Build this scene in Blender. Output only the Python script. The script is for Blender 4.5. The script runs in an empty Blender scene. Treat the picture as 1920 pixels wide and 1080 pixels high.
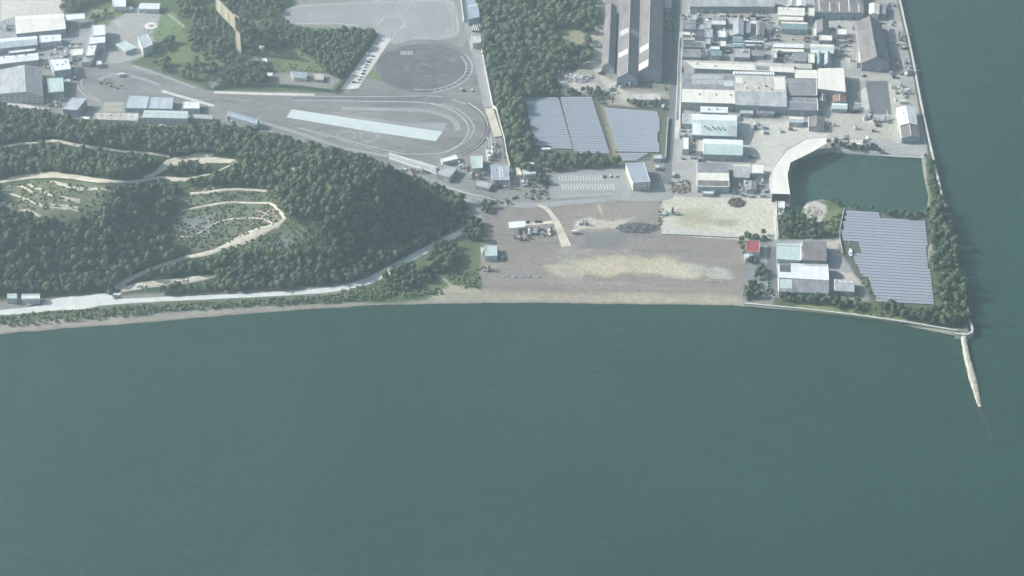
import bpy, bmesh, math, random
import numpy as np
from mathutils import Vector
random.seed(7); RNG = np.random.default_rng(11)
SC = bpy.context.scene
COL = SC.collection

# ---------------------------------------------------------------- camera
F = 4516.0                      # focal length in photo pixels (1920 wide)
DEP = math.radians(35.7)        # depression of the optical axis
ALT = 1232.0
_sd, _cd = math.sin(DEP), math.cos(DEP)
_y0 = ALT / math.tan(DEP - math.atan(210 / F))
CAM = Vector((0.0, -_y0, ALT))  # origin of the world = ground at photo pixel (960, 330)
cam_d = bpy.data.cameras.new("camera")
cam = bpy.data.objects.new("camera", cam_d); COL.objects.link(cam)
cam.location = CAM
cam.rotation_euler = (math.pi / 2 - DEP, 0, 0)
cam_d.sensor_width = 36.0
cam_d.lens = 36.0 * F / 1920.0
cam_d.clip_start = 1.0; cam_d.clip_end = 20000.0
SC.camera = cam
SC.render.resolution_x = 1024; SC.render.resolution_y = 576

# ---------------------------------------------------------------- world, sun, exposure
SUN_TO = Vector((-16.0, 3.2, 10.2)).normalized()     # towards the sun
w = bpy.data.worlds.new("World"); SC.world = w; w.use_nodes = True
nt = w.node_tree; nt.nodes.clear()
out = nt.nodes.new('ShaderNodeOutputWorld'); bg = nt.nodes.new('ShaderNodeBackground')
sky = nt.nodes.new('ShaderNodeTexSky'); sky.sky_type = 'NISHITA'; sky.sun_disc = False
sky.sun_elevation = math.asin(SUN_TO.z)
sky.sun_rotation = math.atan2(SUN_TO.x, SUN_TO.y)
sky.altitude = 100; sky.dust_density = 2.0
bg.inputs['Strength'].default_value = 0.08
nt.links.new(sky.outputs[0], bg.inputs[0]); nt.links.new(bg.outputs[0], out.inputs[0])
sd = bpy.data.lights.new("sun", 'SUN'); sun = bpy.data.objects.new("sun", sd); COL.objects.link(sun)
sd.energy = 5.0; sd.angle = math.radians(0.5); sd.color = (1.0, 0.965, 0.91)
sun.rotation_euler = (-SUN_TO).to_track_quat('-Z', 'Y').to_euler()
sun.location = (0, 0, 500)
SC.view_settings.view_transform = 'Standard'; SC.view_settings.look = 'None'
SC.view_settings.exposure = 0.92; SC.view_settings.gamma = 1.0
try:
    SC.cycles.filter_width = 1.5
    SC.cycles.volume_bounces = 1; SC.cycles.max_bounces = 5; SC.cycles.diffuse_bounces = 2
    SC.cycles.volume_step_rate = 4
except Exception: pass
HAZE_DENSITY = 0.00018
HAZE_COLOR = (0.72, 0.885, 0.97)

# ---------------------------------------------------------------- photo pixel <-> place
def ray(u, v):
    xc = (np.asarray(u, float) - 960) / F; yc = (540 - np.asarray(v, float)) / F
    return xc, _cd + yc * _sd, -_sd + yc * _cd
def P(u, v, z=0.0):                 # place on the level z seen at a photo pixel
    dx, dy, dz = ray(u, v); t = (z - ALT) / dz
    return (float(dx * t), float(dy * t - _y0))
def proj(x, y, z):
    X = np.asarray(x, float); Y = np.asarray(y, float) + _y0; Z = np.asarray(z, float) - ALT
    dep = Y * _cd - Z * _sd; up = Y * _sd + Z * _cd
    return 960 + F * X / dep, 540 - F * up / dep
def PP(pts, z=0.0): return [P(u, v, z) for u, v in pts]

# ---------------------------------------------------------------- numeric helpers
def smooth(a, b, x):
    t = np.clip((x - a) / (b - a), 0, 1); return t * t * (3 - 2 * t)
_tab = RNG.random((256, 256))
def vnoise(x, y, s):
    x = np.asarray(x) / s + 1000.3; y = np.asarray(y) / s + 1000.7
    xi = np.floor(x).astype(int); yi = np.floor(y).astype(int)
    fx = x - xi; fy = y - yi; fx = fx * fx * (3 - 2 * fx); fy = fy * fy * (3 - 2 * fy)
    g = lambda i, j: _tab[i % 256, j % 256]
    return (g(xi, yi) * (1 - fx) + g(xi + 1, yi) * fx) * (1 - fy) + (g(xi, yi + 1) * (1 - fx) + g(xi + 1, yi + 1) * fx) * fy
def fnoise(x, y, s, o=4):
    a = 0; amp = 1; tot = 0
    for k in range(o):
        a = a + amp * vnoise(x + 37 * k, y - 91 * k, s / 2 ** k); tot += amp; amp *= .55
    return a / tot - .5
def sdist(x, y, poly):               # signed distance, > 0 inside
    x = np.asarray(x, float); y = np.asarray(y, float)
    d = np.full(x.shape, 1e9); ins = np.zeros(x.shape, bool); n = len(poly)
    for i in range(n):
        ax, ay = poly[i]; bx, by = poly[(i + 1) % n]
        ex, ey = bx - ax, by - ay; L = ex * ex + ey * ey + 1e-12
        t = np.clip(((x - ax) * ex + (y - ay) * ey) / L, 0, 1)
        d = np.minimum(d, (x - ax - t * ex) ** 2 + (y - ay - t * ey) ** 2)
        c = ((ay > y) != (by > y)); 
        with np.errstate(divide='ignore', invalid='ignore'):
            xx = (bx - ax) * (y - ay) / (by - ay + 1e-15) + ax
        ins ^= c & (x < xx)
    d = np.sqrt(d); return np.where(ins, d, -d)
def inpoly(u, v, poly):
    u = np.asarray(u, float); v = np.asarray(v, float); ins = np.zeros(u.shape, bool); n = len(poly)
    for i in range(n):
        ax, ay = poly[i]; bx, by = poly[(i + 1) % n]
        c = ((ay > v) != (by > v))
        xx = (bx - ax) * (v - ay) / (by - ay + 1e-15) + ax
        ins ^= c & (u < xx)
    return ins

# ---------------------------------------------------------------- the lie of the land
SEA = -2.6
_south = [(-420, 668), (-200, 645), (0, 627), (110, 617), (240, 607), (330, 600), (430, 591), (560, 581), (680, 574), (780, 570), (900, 568), (1000, 568),
          (1150, 569), (1290, 571), (1390, 574), (1500, 584), (1600, 596), (1700, 611), (1790, 629), (1823, 629)]
_east = [(1818, 600), (1810, 556), (1797, 500), (1781, 440), (1768, 375), (1755, 318), (1742, 262), (1733, 222), (1722, 165), (1712, 110), (1700, 55), (1688, 0), (1676, -60)]
_s = PP(_south, SEA); _e = PP(_east, 0)
COAST = [(-6000, _s[0][1] - 400)] + _s + _e + [(_e[-1][0] - 60, _e[-1][1] + 400), (_e[-1][0] - 400, 6000), (-6000, 6000)]
POND = PP([(1484, 372), (1483, 325), (1497, 305), (1530, 290), (1560, 284), (1600, 287), (1640, 290), (1727, 295), (1732, 330), (1740, 365),
           (1738, 392), (1700, 402), (1650, 397), (1600, 388), (1570, 378), (1540, 372), (1510, 378), (1500, 402), (1490, 402)], -1)
HILL = PP([(-420, 600), (-200, 585), (0, 566), (130, 556), (215, 552), (400, 545), (620, 533), (700, 510), (762, 474), (850, 430), (880, 404), (868, 393),
           (808, 363), (700, 326), (595, 292), (478, 258), (330, 246), (200, 246), (60, 226), (0, 208), (-200, 200), (-420, 200)])
_ctl = [(-200, 335, 34), (-200, 385, 27), (-200, 460, 38), (0, 335, 34), (150, 338, 36), (300, 335, 31), (430, 340, 30), (550, 345, 36), (650, 372, 50), (740, 402, 46), (800, 412, 30),
        (-20, 378, 27), (70, 378, 26), (150, 380, 26), (220, 382, 28), (0, 418, 31), (100, 425, 33), (0, 465, 38), (120, 458, 40), (210, 425, 38), (200, 460, 34), (320, 430, 17), (300, 460, 10),
        (0, 510, 28), (120, 510, 24), (200, 500, 20), (260, 510, 8), (340, 500, 9), (420, 420, 21), (500, 450, 24), (560, 450, 34),
        (620, 480, 28), (400, 490, 12), (500, 505, 16), (680, 470, 34), (360, 375, 25), (440, 385, 26), (330, 395, 20)]
_cx = [P(a, b) + (h,) for a, b, h in _ctl]
def hill_h(x, y):
    x = np.asarray(x, float); y = np.asarray(y, float)
    num = 0; den = 1e-9
    for cx, cy, h in _cx:
        wgt = np.exp(-((x - cx) ** 2 + (y - cy) ** 2) / (2 * 21.0 ** 2)) + 1e-7
        num = num + wgt * h; den = den + wgt
    d = sdist(x, y, HILL)
    h = 1.22 * num / den * smooth(0, 62, d)
    return h + np.where(d > 0, fnoise(x, y, 40) * 5 * smooth(0, 40, d), 0)
def land_h(x, y):
    x = np.asarray(x, float); y = np.asarray(y, float)
    h = hill_h(x, y)
    dc = sdist(x, y, COAST)
    beach = smooth(60, -40, x - P(1440, 580)[0]); dc = dc + beach * fnoise(x, y, 16, 4) * 3.2            # gentle beach west, walled embankment east
    wdt = 3.0 + 9.0 * beach
    h = np.where(dc < wdt, np.minimum(h, (dc / wdt - 1) * -SEA), h)
    h = np.maximum(h, -9.0)
    dp = sdist(x, y, POND)
    h = np.where(dp > -2.5, np.minimum(h, -(dp + 2.5) * 1.0), h); h = np.maximum(h, -9.0)
    return h
def S(u, v, lift=0.0):              # place on the terrain seen at a photo pixel
    z = 0.0
    for _ in range(14):
        x, y = P(u, v, z + lift); z = .5 * z + .5 * float(land_h(x, y))
    x, y = P(u, v, z + lift); return x, y, float(land_h(x, y))

# ---------------------------------------------------------------- tags and object makers
def tag(o, label=None, cat=None, group=None, kind=None):
    if label: o['label'] = label
    if cat: o['category'] = cat
    if group: o['group'] = group
    if kind: o['kind'] = kind
    return o
def obj(name, me, parent=None, mats=()):
    o = bpy.data.objects.new(name, me); COL.objects.link(o)
    for m in mats: me.materials.append(m)
    if parent: o.parent = parent
    return o
def empty(name, loc=(0, 0, 0), rz=0, label=None, cat=None, group=None):
    o = bpy.data.objects.new(name, None); COL.objects.link(o); o.location = loc; o.rotation_euler = (0, 0, rz)
    o.empty_display_size = 1
    return tag(o, label, cat, group)
class MB:                            # collects shapes into ONE mesh
    def __init__(s): s.v = []; s.f = []; s.m = []
    def poly(s, pts, m=0):
        n = len(s.v); s.v += [tuple(p) for p in pts]; s.f.append(tuple(range(n, n + len(pts)))); s.m.append(m); return s
    def prism(s, pts, z0, z1, m=0, mt=None, bottom=True):   # pts xy, any winding
        a = sum(pts[i][0] * pts[(i + 1) % len(pts)][1] - pts[(i + 1) % len(pts)][0] * pts[i][1] for i in range(len(pts)))
        if a < 0: pts = pts[::-1]
        k = len(pts)
        zb = z0 if hasattr(z0, '__len__') else [z0] * k; zt = z1 if hasattr(z1, '__len__') else [z1] * k
        for i in range(k):
            j = (i + 1) % k
            s.poly([(pts[i][0], pts[i][1], zb[i]), (pts[j][0], pts[j][1], zb[j]), (pts[j][0], pts[j][1], zt[j]), (pts[i][0], pts[i][1], zt[i])], m)
        s.poly([(p[0], p[1], z) for p, z in zip(pts, zt)], m if mt is None else mt)
        if bottom: s.poly([(p[0], p[1], z) for p, z in zip(pts, zb)][::-1], m)
        return s
    def box(s, cx, cy, cz, lx, ly, lz, rz=0, m=0):
        c, q = math.cos(rz), math.sin(rz)
        pts = [(cx + a * lx / 2 * c - b * ly / 2 * q, cy + a * lx / 2 * q + b * ly / 2 * c) for a, b in ((-1, -1), (1, -1), (1, 1), (-1, 1))]
        return s.prism(pts, cz - lz / 2, cz + lz / 2, m)
    def cyl(s, cx, cy, z0, z1, r, n=10, m=0, r2=None):
        r2 = r if r2 is None else r2; k = len(s.v)
        for zz, rr in ((z0, r), (z1, r2)):
            s.v += [(cx + rr * math.cos(2 * math.pi * i / n), cy + rr * math.sin(2 * math.pi * i / n), zz) for i in range(n)]
        for i in range(n):
            j = (i + 1) % n; s.f.append((k + i, k + j, k + n + j, k + n + i)); s.m.append(m)
        s.f.append(tuple(range(k + n, k + 2 * n))); s.m.append(m)
        s.f.append(tuple(range(k + n - 1, k - 1, -1))); s.m.append(m); return s
    def tube(s, a, b, r, n=6, m=0, r2=None):
        a = Vector(a); b = Vector(b); d = (b - a).normalized()
        up = Vector((0, 0, 1)) if abs(d.z) < .9 else Vector((1, 0, 0))
        p = d.cross(up).normalized(); q = d.cross(p); k = len(s.v); r2 = r if r2 is None else r2
        for c, rr in ((a, r), (b, r2)):
            s.v += [tuple(c + p * rr * math.cos(2 * math.pi * i / n) + q * rr * math.sin(2 * math.pi * i / n)) for i in range(n)]
        for i in range(n):
            j = (i + 1) % n; s.f.append((k + i, k + n + i, k + n + j, k + j)); s.m.append(m)
        s.f.append(tuple(range(k, k + n))); s.m.append(m); s.f.append(tuple(range(k + 2 * n - 1, k + n - 1, -1))); s.m.append(m)
        return s
    def mesh(s, name):
        me = bpy.data.meshes.new(name); me.from_pydata(s.v, [], s.f)
        me.polygons.foreach_set('material_index', s.m); me.update(); return me
    def build(s, name, mats, parent=None):
        if not isinstance(mats, (list, tuple)): mats = [mats]
        me = s.mesh(name)
        if parent is not None and parent.location.length > 0:   # keep local coordinates under the thing's base
            pass
        return obj(name, me, parent, mats)
def np_mesh(name, verts, faces4):    # big meshes from numpy arrays (quads or tris of one size)
    me = bpy.data.meshes.new(name); nv = len(verts); nf, k = faces4.shape
    me.vertices.add(nv); me.vertices.foreach_set('co', verts.astype(np.float32).ravel())
    me.loops.add(nf * k); me.loops.foreach_set('vertex_index', faces4.astype(np.int32).ravel())
    me.polygons.add(nf); me.polygons.foreach_set('loop_start', np.arange(0, nf * k, k, dtype=np.int32))
    try: me.polygons.foreach_set('loop_total', np.full(nf, k, dtype=np.int32))
    except Exception: pass
    me.update(); me.validate(); return me

# ---------------------------------------------------------------- materials
def node_mat(name):
    m = bpy.data.materials.new(name); m.use_nodes = True
    return m, m.node_tree, m.node_tree.nodes['Principled BSDF']
def mat(name, col, rough=.7, var=.12, scale=.12, streak=None, spec=.3, metal=0.0, bump=0.0, dirt=0.0, dirtcol=(.16, .12, .09)):
    """surface with uneven colour: large stains plus fine grain, optional streaks along one axis"""
    m, t, b = node_mat(name); N = t.nodes; L = t.links
    tc = N.new('ShaderNodeTexCoord'); mp = N.new('ShaderNodeMapping'); oi = N.new('ShaderNodeObjectInfo')
    of = N.new('ShaderNodeVectorMath'); of.operation = 'SCALE'; of.inputs[0].default_value = (190, 310, 70); L.new(oi.outputs['Random'], of.inputs['Scale'])
    av = N.new('ShaderNodeVectorMath'); av.operation = 'ADD'; L.new(tc.outputs['Object'], av.inputs[0]); L.new(of.outputs[0], av.inputs[1]); L.new(av.outputs[0], mp.inputs[0])
    if streak: mp.inputs['Scale'].default_value = streak
    n1 = N.new('ShaderNodeTexNoise'); n1.inputs['Scale'].default_value = scale; n1.inputs['Detail'].default_value = 6; n1.inputs['Roughness'].default_value = .65
    L.new(mp.outputs[0], n1.inputs['Vector'])
    n2 = N.new('ShaderNodeTexNoise'); n2.inputs['Scale'].default_value = scale * 9; n2.inputs['Detail'].default_value = 3
    L.new(mp.outputs[0], n2.inputs['Vector'])
    ad = N.new('ShaderNodeMath'); ad.operation = 'MULTIPLY_ADD'; ad.inputs[1].default_value = .4
    L.new(n2.outputs['Fac'], ad.inputs[0]); L.new(n1.outputs['Fac'], ad.inputs[2])
    mr = N.new('ShaderNodeMapRange'); mr.inputs['From Min'].default_value = .45; mr.inputs['From Max'].default_value = .95
    mr.inputs['To Min'].default_value = 1 - var * 1.6; mr.inputs['To Max'].default_value = 1 + var
    L.new(ad.outputs[0], mr.inputs['Value'])
    mx = N.new('ShaderNodeVectorMath'); mx.operation = 'SCALE'; mx.inputs[0].default_value = col
    L.new(mr.outputs[0], mx.inputs['Scale'])
    src = mx.outputs[0]
    if dirt > 0:
        n3 = N.new('ShaderNodeTexNoise'); n3.inputs['Scale'].default_value = scale * 2.3; n3.inputs['Detail'].default_value = 8
        L.new(av.outputs[0], n3.inputs['Vector'])
        r3 = N.new('ShaderNodeMapRange'); r3.inputs['From Min'].default_value = .52; r3.inputs['From Max'].default_value = .72; r3.inputs['To Max'].default_value = dirt
        L.new(n3.outputs['Fac'], r3.inputs['Value'])
        mm = N.new('ShaderNodeMixRGB'); mm.inputs[2].default_value = (*dirtcol, 1); L.new(r3.outputs[0], mm.inputs[0]); L.new(src, mm.inputs[1]); src = mm.outputs[0]
    L.new(src, b.inputs['Base Color'])
    b.inputs['Roughness'].default_value = rough; b.inputs['Metallic'].default_value = metal
    b.inputs['Specular IOR Level'].default_value = spec
    return m
M = {}
def rib(k, col, **kw):               # metal / fibre-cement sheet roofs
    M[k] = mat(k, col, rough=kw.pop('rough', .62), var=kw.pop('var', .15) * 1.5, scale=kw.pop('scale', .22), dirt=kw.pop('dirt', .35) * 1.5, streak=(1.0, .3, 1), **kw)
rib('roof_cream', (.78, .75, .66), dirt=.18, var=.08, dirtcol=(.45, .38, .28))
rib('roof_white', (.76, .78, .78), dirt=.2, var=.08, dirtcol=(.42, .40, .36))
rib('roof_mint', (.50, .59, .56), dirt=.2, var=.1, dirtcol=(.3, .34, .3))
rib('roof_teal', (.22, .31, .32), dirt=.25)
rib('roof_blue', (.34, .39, .45), dirt=.2, var=.1)
rib('roof_paleblue', (.46, .51, .55), dirt=.25, var=.12)
rib('roof_grey', (.27, .27, .29), dirt=.35, var=.22)
rib('roof_light_grey', (.44, .45, .46), dirt=.3, var=.2)
rib('roof_dark', (.13, .14, .16), dirt=.3, var=.25)
rib('roof_brown', (.225, .203, .20), dirt=.35, var=.22)
rib('roof_beige', (.56, .53, .48), dirt=.4, var=.18, dirtcol=(.22, .2, .19))
rib('roof_red', (.34, .07, .07), dirt=.25, dirtcol=(.2, .1, .08))
rib('roof_rust', (.32, .19, .14), dirt=.4)
M['wall_pale'] = mat('wall_pale', (.60, .62, .61), dirt=.25, streak=(1, 1, .3), scale=.3)
M['wall_grey'] = mat('wall_grey', (.33, .34, .36), dirt=.3, streak=(1, 1, .3), scale=.3)
M['wall_cream'] = mat('wall_cream', (.62, .58, .49), dirt=.25, streak=(1, 1, .3), scale=.3)
M['wall_mint'] = mat('wall_mint', (.36, .43, .42), dirt=.2, streak=(1, 1, .3), scale=.3)
M['wall_blue'] = mat('wall_blue', (.32, .39, .45), dirt=.2, streak=(1, 1, .3), scale=.3)
M['wall_brown'] = mat('wall_brown', (.24, .2, .17), dirt=.3, streak=(1, 1, .3), scale=.3)
M['trim'] = mat('trim', (.78, .78, .76), var=.06, scale=.5)
M['glass'] = mat('glass', (.05, .07, .09), rough=.12, var=.1, spec=.8)
M['door'] = mat('door', (.12, .15, .18), var=.2, scale=.4)
M['shutter'] = mat('shutter', (.42, .45, .47), var=.15, scale=.4)
M['metal'] = mat('metal', (.42, .43, .44), rough=.45, metal=.4, var=.2, scale=.5)
M['rust'] = mat('rust', (.27, .14, .09), var=.35, scale=.4)
M['dark_metal'] = mat('dark_metal', (.07, .075, .085), rough=.5, var=.2, scale=.5)
M['concrete'] = mat('concrete', (.46, .45, .42), var=.14, scale=.08, dirt=.4, dirtcol=(.25, .23, .2))
M['concrete_pale'] = mat('concrete_pale', (.62, .60, .55), var=.12, scale=.06, dirt=.35, dirtcol=(.35, .32, .27))
M['asphalt'] = mat('asphalt', (.15, .155, .165), rough=.85, var=.16, scale=.035, dirt=.3, dirtcol=(.22, .21, .2))
M['asphalt_track'] = mat('asphalt_track', (.222, .213, .208), rough=.85, var=.3, scale=.03, streak=(.35, 1, 1), dirt=.35, dirtcol=(.26, .255, .25))
M['asphalt_old'] = mat('asphalt_old', (.31, .31, .305), rough=.85, var=.12, scale=.025, dirt=.4, dirtcol=(.24, .24, .24))
M['pad_dark'] = mat('pad_dark', (.125, .122, .123), rough=.8, var=.25, scale=.04, dirt=.5, dirtcol=(.23, .23, .23))
M['paint'] = mat('paint', (.52, .53, .52), rough=.7, var=.25, scale=.4, dirt=.45, dirtcol=(.3, .3, .31))
M['paint_yellow'] = mat('paint_yellow', (.60, .50, .28), rough=.7, var=.25, scale=.4, dirt=.4, dirtcol=(.3, .28, .26))
M['sand'] = mat('sand', (.62, .56, .45), rough=.95, var=.2, scale=.09, dirt=.4, dirtcol=(.34, .3, .22))
M['gravel_road'] = mat('gravel_road', (.64, .65, .62), rough=.95, var=.16, scale=.09, dirt=.35, dirtcol=(.36, .35, .31))
M['resin_pad'] = mat('resin_pad', (.56, .62, .59), rough=.6, var=.05, scale=.06)
M['bark'] = mat('bark', (.14, .11, .08), var=.25, scale=1)
M['rock'] = mat('rock', (.50, .46, .38), rough=.9, var=.3, scale=.3, dirt=.5, dirtcol=(.2, .16, .12))
M['wet_rock'] = mat('wet_rock', (.05, .055, .05), rough=.5, var=.35, scale=.4)
M['pole'] = mat('pole', (.55, .55, .52), var=.12, scale=.5)
M['wood'] = mat('wood', (.38, .3, .2), var=.3, scale=.5)
M['screen'] = mat('screen', (.42, .36, .25), rough=.6, var=.18, scale=.6)
M['rubber'] = mat('rubber', (.03, .03, .032), var=.2)
# ================================================================ SETTING
# ---- ground: one sheet with its soils painted as ground colours, plus panel-row shade
gx = np.concatenate([[-6000, -3500, -2000, -1300, -900, -760], np.arange(-700, 700.1, 1.25), [760, 900, 1300, 2000, 3500, 6000]])
gy = np.concatenate([[-2600, -1500, -900, -600, -420, -340], np.arange(-300, 400.1, 1.25), [450, 520, 650, 900, 1400, 2500, 6000]])
GX, GY = np.meshgrid(gx, gy)
GZ = land_h(GX, GY)
base = np.array([.235, .225, .205])
colr = np.ones(GX.shape + (3,)) * base
fine = fnoise(GX, GY, 14, 5); big = fnoise(GX, GY, 90, 4)
colr *= (1 + .2 * fine + .2 * big)[..., None]
# dark earth under all vegetated country to the north and west
def paint(pts, col, soft=3.0, wob=4.0, nscale=18.0, amt=1.0, z=None, terrain=False):
    col = np.array(col)
    if terrain: poly = [S(u, v)[:2] for u, v in pts]
    else: poly = PP(pts, 0 if z is None else z)
    xs = [p[0] for p in poly]; ys = [p[1] for p in poly]; mgn = soft + wob + 2
    ix = np.where((gx > min(xs) - mgn) & (gx < max(xs) + mgn))[0]; iy = np.where((gy > min(ys) - mgn) & (gy < max(ys) + mgn))[0]
    if len(ix) == 0 or len(iy) == 0: return
    sl = (slice(iy[0], iy[-1] + 1), slice(ix[0], ix[-1] + 1))
    x = GX[sl]; y = GY[sl]
    d = sdist(x, y, poly) + fnoise(x, y, nscale, 4) * 2 * wob
    a = smooth(-soft, soft, d)[..., None] * amt
    tex = (1 + .22 * fine[sl] + .16 * big[sl])[..., None]
    colr[sl] = colr[sl] * (1 - a) + col * tex * a
def stroke(pts, width, col, **kw):
    poly = []; n = len(pts)
    L = []; R = []
    for i, (u, v) in enumerate(pts):
        a = pts[max(i - 1, 0)]; b = pts[min(i + 1, n - 1)]; dx, dy = b[0] - a[0], b[1] - a[1]; q = math.hypot(dx, dy) + 1e-6
        wv = width[i] if hasattr(width, '__len__') else width
        L.append((u - dy / q * wv / 2, v + dx / q * wv / 2)); R.append((u + dy / q * wv / 2, v - dx / q * wv / 2))
    paint(L + R[::-1], col, **kw)
SOIL = (.235, .215, .20); GRAV = (.33, .31, .285); PALE = (.47, .455, .41); GREEN = (.085, .115, .055); DGREEN = (.045, .065, .035)
YGREEN = (.20, .22, .10); SANDC = (.58, .50, .37); CONC = (.40, .39, .37); ASPH = (.17, .175, .185)
# wide zones
paint([(-400, -200), (520, -200), (520, 20), (300, 0), (180, 60), (140, 120), (-400, 160)], (.30, .30, .30), soft=8)
paint([(0, 0), (118, 0), (120, 27), (28, 32), (0, 40)], (.56, .53, .46), soft=1.5, wob=1)
paint([(118, -60), (330, -60), (560, 5), (540, 48), (710, 60), (640, 172), (400, 172), (260, 122), (200, 90), (160, 30), (118, 25)], GREEN, soft=4)
paint([(170, 20), (250, 15), (300, 25), (310, 70), (260, 110), (190, 125), (165, 100)], (.34, .33, .31), soft=3, wob=3)
paint([(300, 35), (320, 20), (348, 50), (330, 68), (295, 84), (285, 66)], (.155, .21, .09), soft=2)
paint([(165, 28), (215, 12), (235, 22), (210, 40), (205, 52), (180, 45)], (.15, .19, .09), soft=2)
stroke([(200, 28), (215, 38), (225, 50)], 5, PALE, soft=1.5, wob=1)
stroke([(310, 22), (330, 38), (345, 50)], 2, (.4, .39, .33), soft=1, wob=1)
stroke([(395, 160), (430, 135), (470, 115), (500, 100), (520, 72)], [14, 11, 8, 8, 6], (.27, .28, .26), soft=1.5, wob=1.5)
stroke([(285, 104), (330, 102), (378, 105)], 3, (.36, .35, .25), soft=1, wob=1)
paint([(330, 60), (420, 80), (440, 130), (400, 150), (300, 125), (290, 95)], (.15, .18, .085), soft=5, wob=6)
paint([(480, 90), (620, 70), (600, 130), (500, 130)], (.14, .165, .085), soft=5, wob=6)
paint([(545, 50), (660, 55), (700, 62), (690, 70), (600, 66), (540, 62)], (.13, .17, .07), soft=2)
paint([(500, 135), (620, 138), (640, 150), (620, 166), (500, 160)], (.26, .25, .235), soft=2, wob=2)
paint([(560, 100), (600, 100), (610, 135), (560, 130)], (.17, .185, .10), soft=4, wob=4)
paint([(895, -60), (1110, -60), (1120, 60), (1105, 140), (1050, 182), (975, 186), (1005, 320), (962, 330), (930, 200)], DGREEN, soft=3)
paint([(1110, -60), (1140, -60), (1130, 140), (1175, 170), (1250, 172), (1250, 205), (1170, 205), (1040, 182), (1100, 110)], (.34, .32, .27), soft=3)
stroke([(1118, 0), (1112, 60), (1112, 110), (1122, 140), (1150, 165), (1180, 185)], [9, 7, 8, 10, 14, 18], (.48, .45, .38), soft=2, wob=2)
paint([(1040, 55), (1080, 52), (1105, 70), (1090, 100), (1050, 95)], (.27, .26, .16), soft=3)
paint([(1045, 75), (1075, 80), (1088, 94), (1060, 92), (1042, 88)], (.50, .44, .36), soft=1.5)
paint([(1048, 105), (1090, 105), (1098, 118), (1060, 122)], (.24, .27, .13), soft=3)
paint([(1042, 135), (1085, 138), (1125, 150), (1112, 172), (1060, 170), (1048, 155)], (.47, .43, .385), soft=2, wob=3)
paint([(1245, 28), (1282, 28), (1280, 95), (1264, 95), (1262, 60)], (.30, .30, .20), soft=2)
# solar farm A ground, darkened to put the panel rows' shade into its colour
paint([(975, 180), (1135, 180), (1142, 196), (1252, 205), (1250, 292), (1180, 308), (1000, 300)], (.115, .115, .085), soft=3)
paint([(1126, 196), (1136, 200), (1166, 300), (1154, 300)], (.27, .25, .16), soft=1, wob=1)
# works yard north-east
paint([(1278, -60), (1680, -60), (1722, 180), (1740, 262), (1735, 292), (1560, 284), (1484, 300), (1445, 375), (1255, 375), (1278, 100)], (.34, .325, .30), soft=2)
paint([(1385, 225), (1480, 225), (1560, 245), (1550, 258), (1480, 275), (1440, 330), (1385, 300)], (.52, .50, .44), soft=4, wob=6)
paint([(1550, 215), (1690, 215), (1700, 262), (1560, 262)], (.42, .40, .35), soft=3, wob=3)
paint([(1560, 258), (1735, 268), (1738, 292), (1640, 290), (1560, 284)], (.36, .355, .34), soft=2, wob=1)
paint([(1590, 140), (1720, 140), (1722, 150), (1600, 152)], (.42, .41, .37), soft=3, wob=1)
paint([(1530, 35), (1600, 34), (1690, 42), (1690, 58), (1640, 42), (1600, 45), (1598, 130), (1588, 130), (1570, 60)], (.42, .41, .37), soft=2, wob=2)
paint([(1664, 150), (1690, 150), (1700, 262), (1670, 262)], (.45, .44, .37), soft=3, wob=3)
stroke([(1700, 0), (1714, 80), (1732, 190), (1745, 262)], 9, (.34, .325, .30), soft=1, wob=.5)
# fields and lots south of the main road
paint([(915, 385), (1240, 372), (1240, 440), (1395, 447), (1405, 560), (1395, 575), (900, 572), (905, 450)], (.245, .215, .19), soft=3, wob=2)
paint([(1060, 388), (1225, 380), (1225, 425), (1050, 430)], (.265, .235, .20), soft=3, wob=3)
paint([(1080, 415), (1105, 405), (1140, 415), (1190, 408), (1160, 428), (1080, 430)], (.47, .43, .35), soft=3, wob=3)
stroke([(1122, 384), (1128, 400), (1132, 412)], 4, (.50, .46, .38), soft=1.5, wob=1.5)
paint([(1240, 368), (1450, 372), (1457, 400), (1452, 446), (1400, 450), (1240, 440)], (.52, .49, .40), soft=2, wob=1.5)
paint([(1275, 395), (1330, 390), (1345, 420), (1300, 430), (1270, 418)], (.34, .32, .21), soft=7, wob=6, amt=.75)
paint([(1345, 410), (1380, 412), (1370, 426), (1345, 422)], (.27, .28, .18), soft=5, wob=4, amt=.8)
paint([(1240, 420), (1300, 432), (1380, 440), (1380, 446), (1240, 440)], (.48, .48, .43), soft=2)
paint([(1020, 505), (1070, 488), (1160, 478), (1220, 482), (1290, 494), (1345, 512), (1300, 524), (1220, 512), (1160, 514), (1060, 520), (1030, 515)], (.44, .39, .28), soft=7, wob=12)
paint([(1040, 490), (1060, 455), (1075, 460), (1080, 500), (1075, 540), (1060, 520)], (.31, .29, .25), soft=8, wob=7, amt=.7)
paint([(1200, 500), (1260, 500), (1320, 512), (1300, 522), (1230, 514)], (.44, .40, .31), soft=5, wob=6)
paint([(1290, 495), (1345, 500), (1370, 520), (1330, 522)], (.40, .38, .33), soft=5, wob=8)
paint([(1100, 440), (1180, 445), (1160, 470), (1090, 465)], (.18, .175, .17), soft=6, wob=5)
paint([(1080, 436), (1230, 440), (1230, 447), (1080, 443)], (.19, .19, .19), soft=2, wob=1)
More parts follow.
